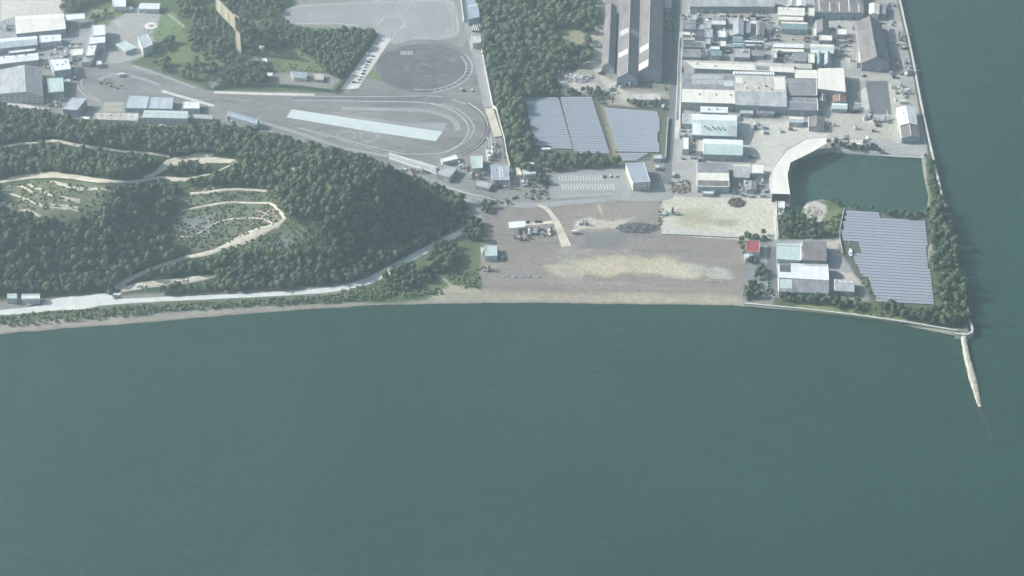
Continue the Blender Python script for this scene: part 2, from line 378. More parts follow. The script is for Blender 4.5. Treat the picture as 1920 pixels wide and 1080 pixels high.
for k_, (u_, v_, w_, l_, c_) in enumerate([(1000, 455, 3, 90, (.17, .155, .15)), (1120, 470, 4, 120, (.30, .27, .22)), (1240, 470, 3, 110, (.17, .16, .16)), (960, 500, 4, 100, (.29, .26, .215)), (1100, 530, 4, 160, (.31, .275, .225)),
     (1280, 540, 4, 150, (.30, .27, .22)), (1000, 540, 3, 120, (.19, .17, .155)), (1180, 545, 3, 120, (.20, .18, .165)), (1330, 480, 3, 80, (.19, .17, .165)), (1080, 500, 3, 120, (.46, .41, .31)), (1220, 508, 3, 130, (.48, .43, .32)), (950, 440, 3, 50, (.17, .155, .145))]):
    stroke([(u_ - l_ / 2, v_ - 1), (u_, v_ + 1), (u_ + l_ / 2, v_)], w_, c_, soft=3, wob=3, nscale=14, amt=.75)
# beach
stroke([(-200, 632), (0, 613), (110, 605), (240, 598), (330, 591), (430, 582), (560, 573), (680, 567), (780, 563), (900, 560)], [17, 15, 14, 12, 11, 10, 10, 9, 9, 13], (.33, .295, .25), soft=2, wob=2)
stroke([(900, 557), (1000, 557), (1150, 558), (1290, 560), (1395, 566)], 16, (.38, .335, .26), soft=5, wob=4)
stroke([(1395, 572), (1500, 580), (1600, 592), (1700, 606), (1790, 622)], 9, (.36, .34, .27), soft=1.5, wob=1)
stroke([(-200, 607), (0, 595), (100, 589), (240, 580), (330, 573), (430, 567), (560, 562), (640, 558), (720, 552)], [24, 21, 19, 18, 16, 15, 15, 15, 16], (.11, .13, .075), soft=2, wob=2)
paint([(640, 556), (720, 515), (800, 470), (905, 430), (905, 455), (900, 505), (905, 548), (820, 560), (700, 566)], (.105, .14, .065), soft=2, wob=2)
paint([(805, 548), (850, 535), (902, 545), (905, 560), (800, 562)], (.34, .31, .24), soft=3, wob=3)
stroke([(815, 512), (835, 525), (850, 540)], 3, (.42, .40, .33), soft=1, wob=1)
# south-east compound
paint([(1400, 470), (1440, 470), (1452, 560), (1395, 565)], (.22, .22, .22), soft=2)
paint([(1430, 462), (1458, 462), (1460, 556), (1435, 558)], (.29, .295, .30), soft=1.5, wob=1)
paint([(1450, 446), (1590, 446), (1605, 550), (1450, 560)], (.30, .30, .30), soft=2)
paint([(1545, 452), (1575, 450), (1590, 480), (1560, 478)], (.42, .39, .34), soft=2, wob=2)
paint([(1570, 508), (1600, 512), (1620, 535), (1590, 530)], (.46, .41, .36), soft=3, wob=2)
paint([(1470, 385), (1580, 375), (1592, 395), (1578, 445), (1465, 450)], (.12, .145, .07), soft=2)
paint([(1508, 384), (1530, 377), (1548, 384), (1552, 402), (1538, 418), (1520, 418), (1507, 402)], (.47, .44, .385), soft=1, wob=1.5)
paint([(1545, 400), (1575, 395), (1565, 435), (1540, 440)], (.17, .19, .085), soft=3)
paint([(1584, 385), (1740, 402), (1760, 560), (1755, 580), (1640, 572), (1575, 470)], (.11, .112, .09), soft=2)  # lower solar farm: shade between rows put into a darker ground
paint([(1735, 290), (1765, 300), (1818, 600), (1810, 618), (1640, 600), (1450, 570), (1452, 556), (1752, 574)], (.10, .12, .06), soft=2, wob=1)
paint([(1740, 458), (1752, 456), (1750, 490), (1740, 488)], (.36, .33, .28), soft=1.5)
paint([(1500, 568), (1620, 586), (1700, 598), (1700, 603), (1560, 588), (1490, 578)], (.21, .23, .11), soft=1.5, wob=1)
# hill: undergrowth, bare earth and terraces
hd = sdist(GX, GY, HILL); a = smooth(-4, 4, hd + fine * 6)[..., None]
colr = colr * (1 - a) + np.array([.05, .07, .035]) * (1 + .5 * fine)[..., None] * a
HP = dict(terrain=True)
paint([(0, 348), (60, 338), (200, 350), (225, 362), (195, 395), (120, 420), (0, 405)], (.155, .165, .10), soft=5, wob=6, **HP)
for pl, wd in (([(0, 362), (25, 364), (50, 374), (80, 386)], 2.5), ([(50, 345), (75, 355), (100, 370)], 3), ([(95, 340), (140, 352), (200, 357)], 2.5), ([(115, 372), (150, 376)], 4),
               ([(95, 386), (145, 391)], 5), ([(0, 380), (20, 384)], 4), ([(40, 392), (70, 402), (98, 415)], 3)):
    stroke(pl, wd * 1.6, (.55, .52, .42), soft=.8, wob=1.6, nscale=8, **HP)
paint([(335, 350), (500, 350), (540, 412), (480, 440), (400, 472), (320, 470), (310, 410)], (.125, .14, .095), soft=4, wob=4, **HP)
paint([(480, 395), (515, 392), (525, 412), (500, 418)], (.32, .28, .22), soft=2, wob=3, **HP)
paint([(420, 455), (500, 425), (600, 418), (620, 470), (500, 480), (400, 480)], (.135, .155, .08), soft=4, wob=6, **HP)
paint([(470, 460), (560, 435), (610, 445), (520, 462)], (.25, .25, .23), soft=3, wob=5, **HP)
paint([(535, 315), (560, 314), (568, 322), (548, 320)], (.48, .45, .36), soft=1, wob=1, **HP)
paint([(340, 410), (400, 405), (400, 440), (330, 440)], (.19, .20, .19), soft=4, wob=5, **HP)
# small dark blotches of weed and soil everywhere on open land
bl = fnoise(GX, GY, 7, 3)
colr *= (1 + .10 * bl)[..., None]
# wet foreshore and sea bed are darker
wetn = smooth(.0, -1.0, GZ - (SEA + .7))[..., None]
colr = colr * (1 - .45 * wetn)
colr = np.clip(colr, .01, .85)
ny, nx = GX.shape
idx = np.arange(nx * ny).reshape(ny, nx)
q = np.stack([idx[:-1, :-1], idx[:-1, 1:], idx[1:, 1:], idx[1:, :-1]], -1).reshape(-1, 4)
gme = np_mesh('ground', np.stack([GX.ravel(), GY.ravel(), GZ.ravel()], 1), q)
ca = gme.color_attributes.new('soil', 'FLOAT_COLOR', 'POINT')
ca.data.foreach_set('color', np.concatenate([colr.reshape(-1, 3), np.ones((nx * ny, 1))], 1).astype(np.float32).ravel())
def attr_mat(name, attr, rough=.95, nscale=.3, var=.2):
    m, t, b = node_mat(name); N = t.nodes; L = t.links
    at = N.new('ShaderNodeAttribute'); at.attribute_name = attr
    tc = N.new('ShaderNodeTexCoord'); n = N.new('ShaderNodeTexNoise'); n.inputs['Scale'].default_value = nscale; n.inputs['Detail'].default_value = 5
    L.new(tc.outputs['Object'], n.inputs['Vector'])
    mr = N.new('ShaderNodeMapRange'); mr.inputs['From Min'].default_value = .3; mr.inputs['From Max'].default_value = .7
    mr.inputs['To Min'].default_value = 1 - var; mr.inputs['To Max'].default_value = 1 + var; L.new(n.outputs['Fac'], mr.inputs['Value'])
    s = N.new('ShaderNodeVectorMath'); s.operation = 'SCALE'; L.new(at.outputs['Color'], s.inputs[0]); L.new(mr.outputs[0], s.inputs['Scale'])
    L.new(s.outputs[0], b.inputs['Base Color']); b.inputs['Roughness'].default_value = rough; b.inputs['Specular IOR Level'].default_value = .15
    return m
ground = obj('ground', gme, None, [attr_mat('soils', 'soil')]); tag(ground, kind='structure')
for p in gme.polygons: p.use_smooth = True

# ---- water
def water_mat(name, deep, rough, vary=.1):
    m, t, b = node_mat(name); N = t.nodes; L = t.links
    tc = N.new('ShaderNodeTexCoord')
    n = N.new('ShaderNodeTexNoise'); n.inputs['Scale'].default_value = .006; n.inputs['Detail'].default_value = 5; L.new(tc.outputs['Object'], n.inputs['Vector'])
    mr = N.new('ShaderNodeMapRange'); mr.inputs['From Min'].default_value = .3; mr.inputs['From Max'].default_value = .7
    mr.inputs['To Min'].default_value = 1 - vary; mr.inputs['To Max'].default_value = 1 + vary; L.new(n.outputs['Fac'], mr.inputs['Value'])
    ms = N.new('ShaderNodeMapping'); ms.inputs['Scale'].default_value = (.35, 1.5, 1); ms.inputs['Rotation'].default_value = (0, 0, .2); L.new(tc.outputs['Object'], ms.inputs[0])
    n5 = N.new('ShaderNodeTexNoise'); n5.inputs['Scale'].default_value = .12; n5.inputs['Detail'].default_value = 7; n5.inputs['Roughness'].default_value = .7; L.new(ms.outputs[0], n5.inputs['Vector'])
    m5 = N.new('ShaderNodeMapRange'); m5.inputs['From Min'].default_value = .3; m5.inputs['From Max'].default_value = .7; m5.inputs['To Min'].default_value = .86; m5.inputs['To Max'].default_value = 1.14; L.new(n5.outputs['Fac'], m5.inputs['Value'])
    mm = N.new('ShaderNodeMath'); mm.operation = 'MULTIPLY'; L.new(mr.outputs[0], mm.inputs[0]); L.new(m5.outputs[0], mm.inputs[1])
    s = N.new('ShaderNodeVectorMath'); s.operation = 'SCALE'; s.inputs[0].default_value = deep; L.new(mm.outputs[0], s.inputs['Scale'])
    L.new(s.outputs[0], b.inputs['Base Color']); b.inputs['Roughness'].default_value = rough; b.inputs['IOR'].default_value = 1.33
    mp = N.new('ShaderNodeMapping'); mp.inputs['Scale'].default_value = (1.0, 2.2, 1); mp.inputs['Rotation'].default_value = (0, 0, .25); L.new(tc.outputs['Object'], mp.inputs[0])
    w1 = N.new('ShaderNodeTexNoise'); w1.inputs['Scale'].default_value = .16; w1.inputs['Detail'].default_value = 5; w1.inputs['Roughness'].default_value = .6; L.new(mp.outputs[0], w1.inputs['Vector'])
    bp = N.new('ShaderNodeBump'); bp.inputs['Strength'].default_value = .8; bp.inputs['Distance'].default_value = 1.6
    L.new(w1.outputs['Fac'], bp.inputs['Height']); L.new(bp.outputs[0], b.inputs['Normal'])
    return m
M['sea'] = water_mat('sea', (.021, .055, .040), .22)
M['pondw'] = water_mat('pond_water', (.034, .075, .056), .2, .06)
sea = MB().poly([(-6000, -2600, SEA), (6000, -2600, SEA), (6000, 6000, SEA), (-6000, 6000, SEA)]).build('sea', M['sea']); tag(sea, kind='structure')
pg = [(x, y) for x, y in POND]
cxp = sum(p[0] for p in pg) / len(pg); cyp = sum(p[1] for p in pg) / len(pg)
pond = MB().poly([(cxp + (x - cxp) * 1.08, cyp + (y - cyp) * 1.08, SEA + .35) for x, y in pg]).build('pond', M['pondw']); tag(pond, kind='structure')

# ---- flat sheets: roads, lots, painted marks
def tess(pts):
    from mathutils.geometry import tessellate_polygon
    return tessellate_polygon([[Vector((p[0], p[1], 0)) for p in pts]])
def sheet(name, pts, m, z=.03, parent=None, world=False, kind='structure', thick=.25):
    pts = pts if world else PP(pts)
    mb = MB()
    mb.v = [(x, y, z) for x, y in pts]
    for t_ in tess(pts):
        a, b_, c = [mb.v[i] for i in t_]
        if (b_[0] - a[0]) * (c[1] - a[1]) - (b_[1] - a[1]) * (c[0] - a[0]) < 0: t_ = (t_[0], t_[2], t_[1])
        mb.f.append(tuple(t_)); mb.m.append(0)
    o = mb.build(name, m, parent)
    if not parent and kind: tag(o, kind=kind)
    return o
def dens(pts, step=6.0):             # Catmull-Rom through world points
    out_ = []; n = len(pts)
    for i in range(n - 1):
        p0 = pts[max(i - 1, 0)]; p1 = pts[i]; p2 = pts[i + 1]; p3 = pts[min(i + 2, n - 1)]
        k = max(1, int(math.hypot(p2[0] - p1[0], p2[1] - p1[1]) / step))
        for j in range(k):
            t_ = j / k; out_.append(tuple(.5 * ((2 * p1[c]) + (-p0[c] + p2[c]) * t_ + (2 * p0[c] - 5 * p1[c] + 4 * p2[c] - p3[c]) * t_ ** 2 + (-p0[c] + 3 * p1[c] - 3 * p2[c] + p3[c]) * t_ ** 3) for c in range(2)))
    out_.append(tuple(pts[-1][:2])); return out_
def ribbon(name, pts, width, m, z=.03, parent=None, drape=False, dash=None, world=False, curve=True, kind='structure', h=None):
    if not world: pts = [S(u, v)[:2] for u, v in pts] if drape else PP(pts)
    wl = width if hasattr(width, '__len__') else [width] * len(pts)
    if curve:
        o_ = pts; c = dens(pts); acc = []
        # widths follow arc position
        seg = [0]; 
        for i in range(1, len(o_)): seg.append(seg[-1] + math.hypot(o_[i][0] - o_[i - 1][0], o_[i][1] - o_[i - 1][1]))
        s2 = [0]
        for i in range(1, len(c)): s2.append(s2[-1] + math.hypot(c[i][0] - c[i - 1][0], c[i][1] - c[i - 1][1]))
        sc_ = seg[-1] / s2[-1]; wl = list(np.interp([k * sc_ for k in s2], seg, wl)); pts = c
    n = len(pts); mb = MB(); NX = 5 if drape else 1; rows = []
    for i in range(n):
        a = pts[max(i - 1, 0)]; b_ = pts[min(i + 1, n - 1)]; dx, dy = b_[0] - a[0], b_[1] - a[1]; q_ = math.hypot(dx, dy) + 1e-9
        jit = (1 + .25 * float(fnoise(pts[i][0], pts[i][1], 9, 2))) if drape else 1
        row = []
        for k in range(NX + 1):
            o2 = (k / NX - .5) * wl[i] * jit; x = pts[i][0] - dy / q_ * o2; y = pts[i][1] + dx / q_ * o2
            row.append((x, y, (float(land_h(x, y)) + .35 + (.25 if 0 < k < NX else -.3)) if drape else z))
        rows.append(row)
    run = 0
    for i in range(n - 1):
        L_ = math.hypot(pts[i + 1][0] - pts[i][0], pts[i + 1][1] - pts[i][1]); run += L_
        if dash and (run % (dash[0] + dash[1])) > dash[0]: continue
        for k in range(NX):
            a, b_, c_, d_ = rows[i][k], rows[i + 1][k], rows[i + 1][k + 1], rows[i][k + 1]
            mb.poly([a, d_, c_, b_][::-1] if False else [a, b_, c_, d_])
            if h: mb.poly([(a[0], a[1], z + h), (b_[0], b_[1], z + h), (c_[0], c_[1], z + h), (d_[0], d_[1], z + h)])
    o = mb.build(name, m, parent)
    if not parent and kind: tag(o, kind=kind)
    return o
def wallrun(name, pts, width, h, m, label, cat, z=0., world=False, group=None, terrain=False, posts=None, pm=None):
    pts = pts if world else PP(pts)
    t_ = empty(name, (0, 0, 0), 0, label, cat, group)
    mb = MB(); n = len(pts)
    for i in range(n - 1):
        a, b_ = pts[i], pts[i + 1]; dx, dy = b_[0] - a[0], b_[1] - a[1]; q_ = math.hypot(dx, dy) + 1e-9; ox, oy = -dy / q_ * width / 2, dx / q_ * width / 2
        mb.prism([(a[0] + ox, a[1] + oy), (a[0] - ox, a[1] - oy), (b_[0] - ox, b_[1] - oy), (b_[0] + ox, b_[1] + oy)], z - .3, z + h)
    mb.build('wall_body', m, t_)
    cp = MB()
    for i in range(n - 1):
        a, b_ = pts[i], pts[i + 1]; dx, dy = b_[0] - a[0], b_[1] - a[1]; q_ = math.hypot(dx, dy) + 1e-9; ox, oy = -dy / q_ * (width / 2 + .12), dx / q_ * (width / 2 + .12)
        cp.prism([(a[0] + ox, a[1] + oy), (a[0] - ox, a[1] - oy), (b_[0] - ox, b_[1] - oy), (b_[0] + ox, b_[1] + oy)], z + h + .003, z + h + .18)
    cp.build('coping', pm or M['concrete_pale'], t_)
    return t_

# coast road, main road, side roads
cr = [(-250, 612), (-60, 592), (0, 586), (60, 581), (130, 573), (200, 567), (300, 561), (400, 557), (520, 551), (620, 543), (680, 530), (715, 515), (760, 489), (810, 463), (858, 438), (885, 424), (900, 410)]
ribbon('coast_road', cr, [9, 8, 8, 9, 10, 7.5, 6.5, 6, 6, 7, 9.5, 10, 9, 8, 7, 6, 6], M['gravel_road'], z=.03)
ribbon('side_road', [(906, 418), (897, 405), (888, 388), (872, 366), (864, 356)], [7, 6, 6, 6, 6], M['asphalt_old'], z=.06)
ribbon('main_road', [(700, 303), (760, 322), (800, 335), (840, 350), (875, 364), (930, 378), (985, 385), (1040, 382), (1100, 377), (1160, 371), (1210, 366), (1262, 364)], [5, 5, 5, 6, 7, 8, 8.5, 8, 8, 8, 9, 9], M['asphalt_old'], z=.09)
sheet('junction', [(1165, 361), (1186, 357), (1222, 344), (1244, 344), (1262, 350), (1262, 372), (1232, 378), (1165, 377)], M['asphalt_old'], z=.12)
ribbon('works_road', [(1268, -40), (1267, 40), (1266, 100), (1261, 200), (1257, 260), (1252, 310), (1250, 362)], [8, 8, 8, 7, 7, 7.5, 9], M['asphalt'], z=.05)
ribbon('channel_strip', [(1277, 60), (1275, 110), (1273, 160), (1270, 225), (1268, 260)], 4.2, M['concrete_pale'], z=.07)
ribbon('dirt_track', [(1008, 384), (1022, 389), (1034, 402), (1042, 414), (1050, 432), (1062, 462)], [3, 5, 4, 6, 7, 9], M['sand'], z=.15)
ribbon('dirt_spur', [(984, 420), (1010, 419), (1040, 416)], [5, 4, 5], M['sand'], z=.13)
ribbon('works_lane', [(1275, 300), (1330, 301), (1400, 306), (1460, 310)], 5, M['concrete'], z=.05)
ribbon('compound_lane', [(1452, 405), (1453, 430), (1455, 450)], 2.4, M['concrete_pale'], z=.08)
ribbon('beach_lane', [(1447, 462), (1447, 500), (1450, 552)], 8, M['asphalt'], z=.05)
# hill tracks (bare earth)
def track(*a): return ribbon('hill_track', *a, M['sand'], drape=True)
track([(-60, 286), (0, 277), (50, 269), (100, 264), (150, 273), (210, 281), (270, 287), (318, 294)], [3, 3, 3, 3.2, 4, 3, 2.6, 3])
track([(-60, 350), (0, 342), (40, 333), (90, 328), (140, 332), (190, 339), (230, 341), (290, 334), (350, 337)], [4, 5, 9, 12, 11, 9, 5, 4, 5])
track([(270, 334), (295, 323), (318, 306), (345, 303), (390, 300), (440, 302)], [4, 5, 9, 13, 9, 5])
track([(340, 300), (370, 291), (400, 290)], [4, 7, 5])
track([(320, 338), (350, 336), (400, 325), (440, 306)], [4, 4, 2.5, 2])
track([(356, 363), (400, 359), (450, 355), (502, 358)], [3.5, 3.5, 3.5, 2.5])
track([(380, 360), (395, 346), (405, 335)], [2, 2, 1.5])
track([(340, 395), (400, 384), (450, 380), (505, 381), (520, 392), (534, 410), (522, 422), (500, 428)], [1.5, 2.5, 2.5, 2.6, 3, 4, 5, 4])
track([(320, 440), (360, 443), (410, 416), (450, 410), (490, 410), (512, 420)], [1.5, 1.2, 1.5, 1.6, 1.6, 1.4])
track([(512, 426), (490, 434), (460, 447), (425, 462), (400, 472), (355, 482), (310, 495), (270, 511), (235, 527), (215, 540)], [4, 8, 10, 7, 5, 4, 4, 4, 5, 6])
track([(405, 518), (375, 522), (345, 527), (300, 531), (260, 537), (225, 545)], [3, 6, 7, 9, 8, 6])
ribbon('layby', [(80, 574), (120, 569), (160, 567), (190, 560), (222, 546)], [12, 20, 20, 16, 10], M['gravel_road'], z=.06)

M['stall_paint'] = mat('stall_paint', (.74, .70, .60), var=.15, scale=.4)
# ---- training ground paving
M_T = M['asphalt_track']
trk = sheet('test_track', [(146, 155), (150, 139), (164, 128), (198, 121), (250, 123), (310, 143), (368, 164), (402, 172), (500, 176), (600, 180), (640, 178), (668, 165),
      (716, 98), (735, 82), (780, 74), (830, 76), (866, 92), (880, 66), (868, 44), (858, 0), (850, -60), (876, -60), (884, 40), (899, 92), (908, 130), (922, 200), (928, 250), (915, 262), (890, 284),
      (858, 303), (820, 322), (760, 316), (700, 300), (600, 270), (500, 238), (480, 228), (430, 210), (375, 196), (345, 190), (230, 191), (188, 190), (163, 181), (148, 168)], M_T, z=.03)
up = sheet('upper_course', [(529, 27), (538, 16), (567, 8), (650, 3), (700, -10), (845, -10), (857, 13), (864, 42), (864, 60), (853, 69), (826, 75), (775, 74), (740, 84), (712, 68), (700, 58), (670, 52), (620, 46), (550, 47), (533, 40)], M['asphalt_old'], z=.05)
ribbon('perimeter_lane', [(866, -40), (874, 20), (884, 70), (893, 100), (905, 150), (915, 200)], 9, M['asphalt_old'], z=.07)
cpad = P(794, 127); 
_c = [(cpad[0] + 48 * math.cos(a), cpad[1] + 48 * math.sin(a)) for a in np.linspace(0, 2 * math.pi, 48, endpoint=False)]
skid = sheet('skid_pad', _c, M['pad_dark'], z=.06, world=True)
lay = sheet('parking_strip', [(711, 65), (733, 73), (672, 166), (638, 168)], M['concrete_pale'], z=.09)
white_pad = sheet('wet_braking_pad', [(547, 205), (640, 219), (830, 247), (817, 265), (690, 246), (537, 220)], M['resin_pad'], z=.09)
sheet('grey_apron', [(642, 215), (770, 231), (838, 231), (830, 246), (645, 218.5)], M['asphalt_old'], z=.075)
def line(pts, wd=.7, m='paint', parent=trk, z=.13, dash=None, curve=True, nm='painted_line'): return ribbon(nm, pts, wd, M[m], z=z, parent=parent, dash=dash, curve=curve)
line([(552, 188), (680, 190), (784, 192), (826, 199), (853, 210), (872, 226), (879, 242), (874, 257), (857, 274), (826, 287), (763, 289), (722, 281), (680, 271), (609, 252), (561, 240)], 1.1)
line([(805, 193), (847, 201), (867, 211), (884, 228), (889, 242), (880, 259), (859, 275), (834, 287)], .9)
line([(402, 180), (470, 191), (512, 199)], .7, dash=(9, 3))
line([(590, 181), (700, 181), (800, 180), (830, 182), (850, 187), (876, 196)], 1.0, dash=(12, 2))
line([(600, 246), (680, 266), (760, 284), (830, 296)], .5, dash=(6, 4))
line([(540, 235), (640, 264), (740, 292), (800, 305)], .6, dash=(8, 3))
line([(680, 205), (740, 207), (800, 212)], .5, dash=(10, 6))
line([(180, 140), (210, 137), (240, 140)], .6); line([(146, 146), (147, 165), (163, 181), (188, 190)], 1.0, dash=(5, 1.5)); line([(154, 148), (152, 160), (165, 175), (180, 184), (198, 206)], .8, dash=(6, 2))
line([(250, 123), (310, 144), (366, 165)], 1.2, dash=(6, 1.2))
line([(255, 128), (315, 150), (340, 158)], .5, dash=(6, 3))
ribbon('cream_barrier_strip', [(304, 171), (350, 184), (401, 199)], 4.2, M['concrete_pale'], z=.16)
ribbon('cream_barrier_strip', [(401, 173), (490, 176), (590, 178)], 4.8, M['concrete_pale'], z=.16)
fc = P(671, 255)
def ring(cx, cy, r, wd, a0=0, a1=2 * math.pi, n=40, **kw):
    pts = [(cx + r * math.cos(a), cy + r * math.sin(a)) for a in np.linspace(a0, a1, n)]
    return ribbon('painted_line', pts, wd, M['paint'], z=.13, parent=trk, world=True, curve=False)
for sx in (-1, 1):
    ring(fc[0] + sx * 10.5, fc[1], 8.2, .6); ring(fc[0] + sx * 10.5, fc[1], 10.4, .5, a0=(-1.9 if sx > 0 else 1.2), a1=(1.9 if sx > 0 else 5.0))
# skid pad kerbed arc and marks
ring(cpad[0], cpad[1], 43, 1.0, a0=-1.75, a1=.55); ring(cpad[0], cpad[1], 49, 1.0, a0=-1.35, a1=.55)
for k in range(14):
    a = -1.3 + k * .14
    line([proj(cpad[0] + r_ * math.cos(a), cpad[1] + r_ * math.sin(a), 0) for r_ in (43.5, 48.5)], .6, curve=False)
M['pad_worn'] = mat('pad_worn', (.145, .141, .141), rough=.85, var=.3, scale=.06, dirt=.4, dirtcol=(.20, .20, .19))
for r_, wd, a0, a1 in ((7, 5, 0, 5), (17, 6, .8, 3.6), (24, 5, 3.6, 6.2)):
    ribbon('worn_asphalt', [(cpad[0] + r_ * math.cos(a), cpad[1] + r_ * math.sin(a)) for a in np.linspace(a0, a1, 30)], wd, M['pad_worn'], z=.085, world=True, curve=False)
for k in range(7): line([(752 + 3.4 * k, 96), (752.4 + 3.4 * k, 103)], 1.0, curve=False)
# upper course marks: edge lines, crossing lanes and junction box
LU = lambda pts, wd=.8, **k: line(pts, wd, parent=up, z=.15, **k)
LU([(532, 30), (536, 20), (560, 12), (650, 7), (760, 3), (838, 2), (850, 16), (858, 42), (857, 60), (846, 67), (826, 71)], 1.5)
LU([(534, 38), (552, 45), (620, 43), (670, 49)], 1.6); LU([(836, 4), (846, 20), (850, 45), (846, 64)], .7)
LU([(841, 2), (852, 20), (856, 45)], .5, dash=(4, 3))
LU([(777, 70), (820, 74), (850, 71), (860, 64)], .8)
for du in (0, 7, 14, 22): LU([(733 + du, 31), (749 + du, 4)], .8, curve=False); LU([(712 + du, 76), (720 + du, 58)], .8, curve=False)
LU([(729, 32), (752, 33), (757, 38), (754, 43)], 1.1, curve=False); LU([(716, 54), (742, 56)], 1.3, curve=False); LU([(706, 48), (720, 33)], 1.8, curve=False); LU([(701, 46), (710, 33)], .8, curve=False)
LU([(751, 53), (762, 42)], 2.0, curve=False); LU([(757, 54), (766, 45)], .7, curve=False); LU([(578, 30), (583, 25)], .9, curve=False); LU([(838, 60), (843, 52)], .7, curve=False); LU([(774, 76), (775, 70)], .8, curve=False)
for du in (0, 5, 10): LU([(700 + du, 2), (705 + du, 0)], 1.5, curve=False)
# car park by the blue-roofed hall
lot = sheet('car_park', [(1033, 327), (1077, 320), (1147, 313), (1172, 322), (1184, 358), (1170, 366), (1052, 372), (1030, 370), (1030, 345)], M['asphalt_old'], z=.05)
for v0, v1, u0, u1, sk in ((329, 339, 1048, 1128, 2), (345, 356, 1053, 1150, 3)):
    u = u0
    while u < u1: line([(u, v0), (u + sk, v1)], .75, parent=lot, curve=False, m='stall_paint'); u += 5.6
for k in range(20): line([(1052 + k * 5, 366.5 - k * .25), (1053 + k * 5, 369.5 - k * .25)], .8, parent=lot, curve=False)
line([(1046, 329), (1128, 327)], .5, parent=lot, curve=False); line([(1168, 318), (1181, 356)], .5, parent=lot, curve=False)
lot2 = sheet('striped_yard', [(196, 191), (232, 191), (230, 210), (190, 210)], M['asphalt_old'], z=.1)
for k in range(9):
    line([(199 + k * 3.7, 193), (197.5 + k * 3.7, 198)], .9, parent=lot2, curve=False, m='paint_yellow'); line([(197 + k * 3.7, 202), (195.5 + k * 3.7, 208)], .9, parent=lot2, curve=False, m='paint_yellow')
sheet('works_lot', [(1625, 152), (1664, 152), (1672, 215), (1632, 214), (1608, 176), (1622, 166)], M['asphalt'], z=.06)
sheet('works_lot', [(1607, 174), (1624, 163), (1632, 211), (1618, 204)], M['concrete_pale'], z=.09)
sheet('works_lot', [(1616, 216), (1642, 218), (1640, 232), (1618, 230)], M['concrete_pale'], z=.09)
sheet('pale_terrace', [(0, 184), (18, 186), (50, 196), (82, 203), (80, 210), (40, 203), (0, 196)], M['concrete_pale'], z=.05)

sheet('grass_patch', [(692, 128), (706, 135), (718, 150), (714, 153), (700, 148), (686, 146)], mat('grass', (.15, .20, .09), var=.3, scale=.3), z=.07)
ribbon('worn_asphalt', [(548, 184), (640, 184), (720, 185), (790, 186)], 3.2, M['asphalt'], z=.1)
ribbon('worn_asphalt', [(185, 150), (215, 140), (260, 146), (300, 160)], 5, M['asphalt_old'], z=.06)
ribbon('worn_asphalt', [(640, 203), (720, 205), (800, 208), (850, 225), (858, 245)], 6, M['asphalt_old'], z=.06)
ribbon('worn_asphalt', [(480, 226), (560, 250), (640, 276), (728, 293)], 5, M['asphalt_old'], z=.06)

for pl in ([(0, 363), (25, 365), (50, 375), (80, 388)], [(50, 345), (75, 355), (100, 370)], [(95, 341), (120, 349), (150, 356), (200, 356)], [(96, 387), (120, 386), (145, 391)], [(118, 370), (150, 377)], [(42, 393), (70, 403), (98, 416)], [(10, 352), (40, 350), (62, 362)]):
    ribbon('terrace_path', pl, [1.4, 2.6, 2.2, 1.6][:len(pl)] if len(pl) <= 4 else 2.2, M['sand'], drape=True)
foam = mat('foam', (.55, .53, .48), var=.2, scale=.4)
# ================================================================ BUILDINGS
WINME = (MB().box(0, 0, 0, 1, .08, 1, m=1).box(0, -.06, 0, .82, .08, .8, m=0)).mesh('window'); WINME.materials.append(M['glass']); WINME.materials.append(M['trim'])
DOORME = (MB().box(0, 0, .5, 1, .1, 1, m=1).box(0, -.06, .48, .88, .08, .94, m=0)).mesh('door'); DOORME.materials.append(M['shutter']); DOORME.materials.append(M['trim'])
DOORDK = (MB().box(0, 0, .5, 1, .1, 1, m=1).box(0, -.06, .48, .88, .08, .94, m=0)).mesh('door_dark'); DOORDK.materials.append(M['door']); DOORDK.materials.append(M['trim'])
VENTME = (MB().cyl(0, 0, -.4, 1.0, .38, 8).cyl(0, 0, 1.003, 1.35, .62, 8, r2=.3)).mesh('roof_vent'); VENTME.materials.append(M['metal'])
VENTDK = (MB().cyl(0, 0, -.4, 1.2, .55, 8).cyl(0, 0, 1.203, 1.6, .8, 8, r2=.4)).mesh('roof_vent_dark'); VENTDK.materials.append(M['dark_metal'])
ACME = (MB().box(0, 0, .45, 1.6, 1.0, .9).cyl(0, 0, .903, 1.0, .38, 8, m=1)).mesh('air_unit'); ACME.materials.append(M['trim']); ACME.materials.append(M['dark_metal'])
def inst(name, me, parent, loc, rz=0, sc=(1, 1, 1)):
    o = bpy.data.objects.new(name, me); COL.objects.link(o); o.parent = parent; o.location = loc; o.rotation_euler = (0, 0, rz); o.scale = sc; return o
def lerp(a, b, t): return tuple(a[i] + (b[i] - a[i]) * t for i in range(len(a)))
def slab(mb, pts, th, m=0):
    top = [(p[0], p[1], p[2] + th) for p in pts]; mb.poly(top, m); mb.poly(pts[::-1], m)
    for i in range(len(pts)):
        j = (i + 1) % len(pts); mb.poly([pts[i], pts[j], top[j], top[i]], m)
BQ = []
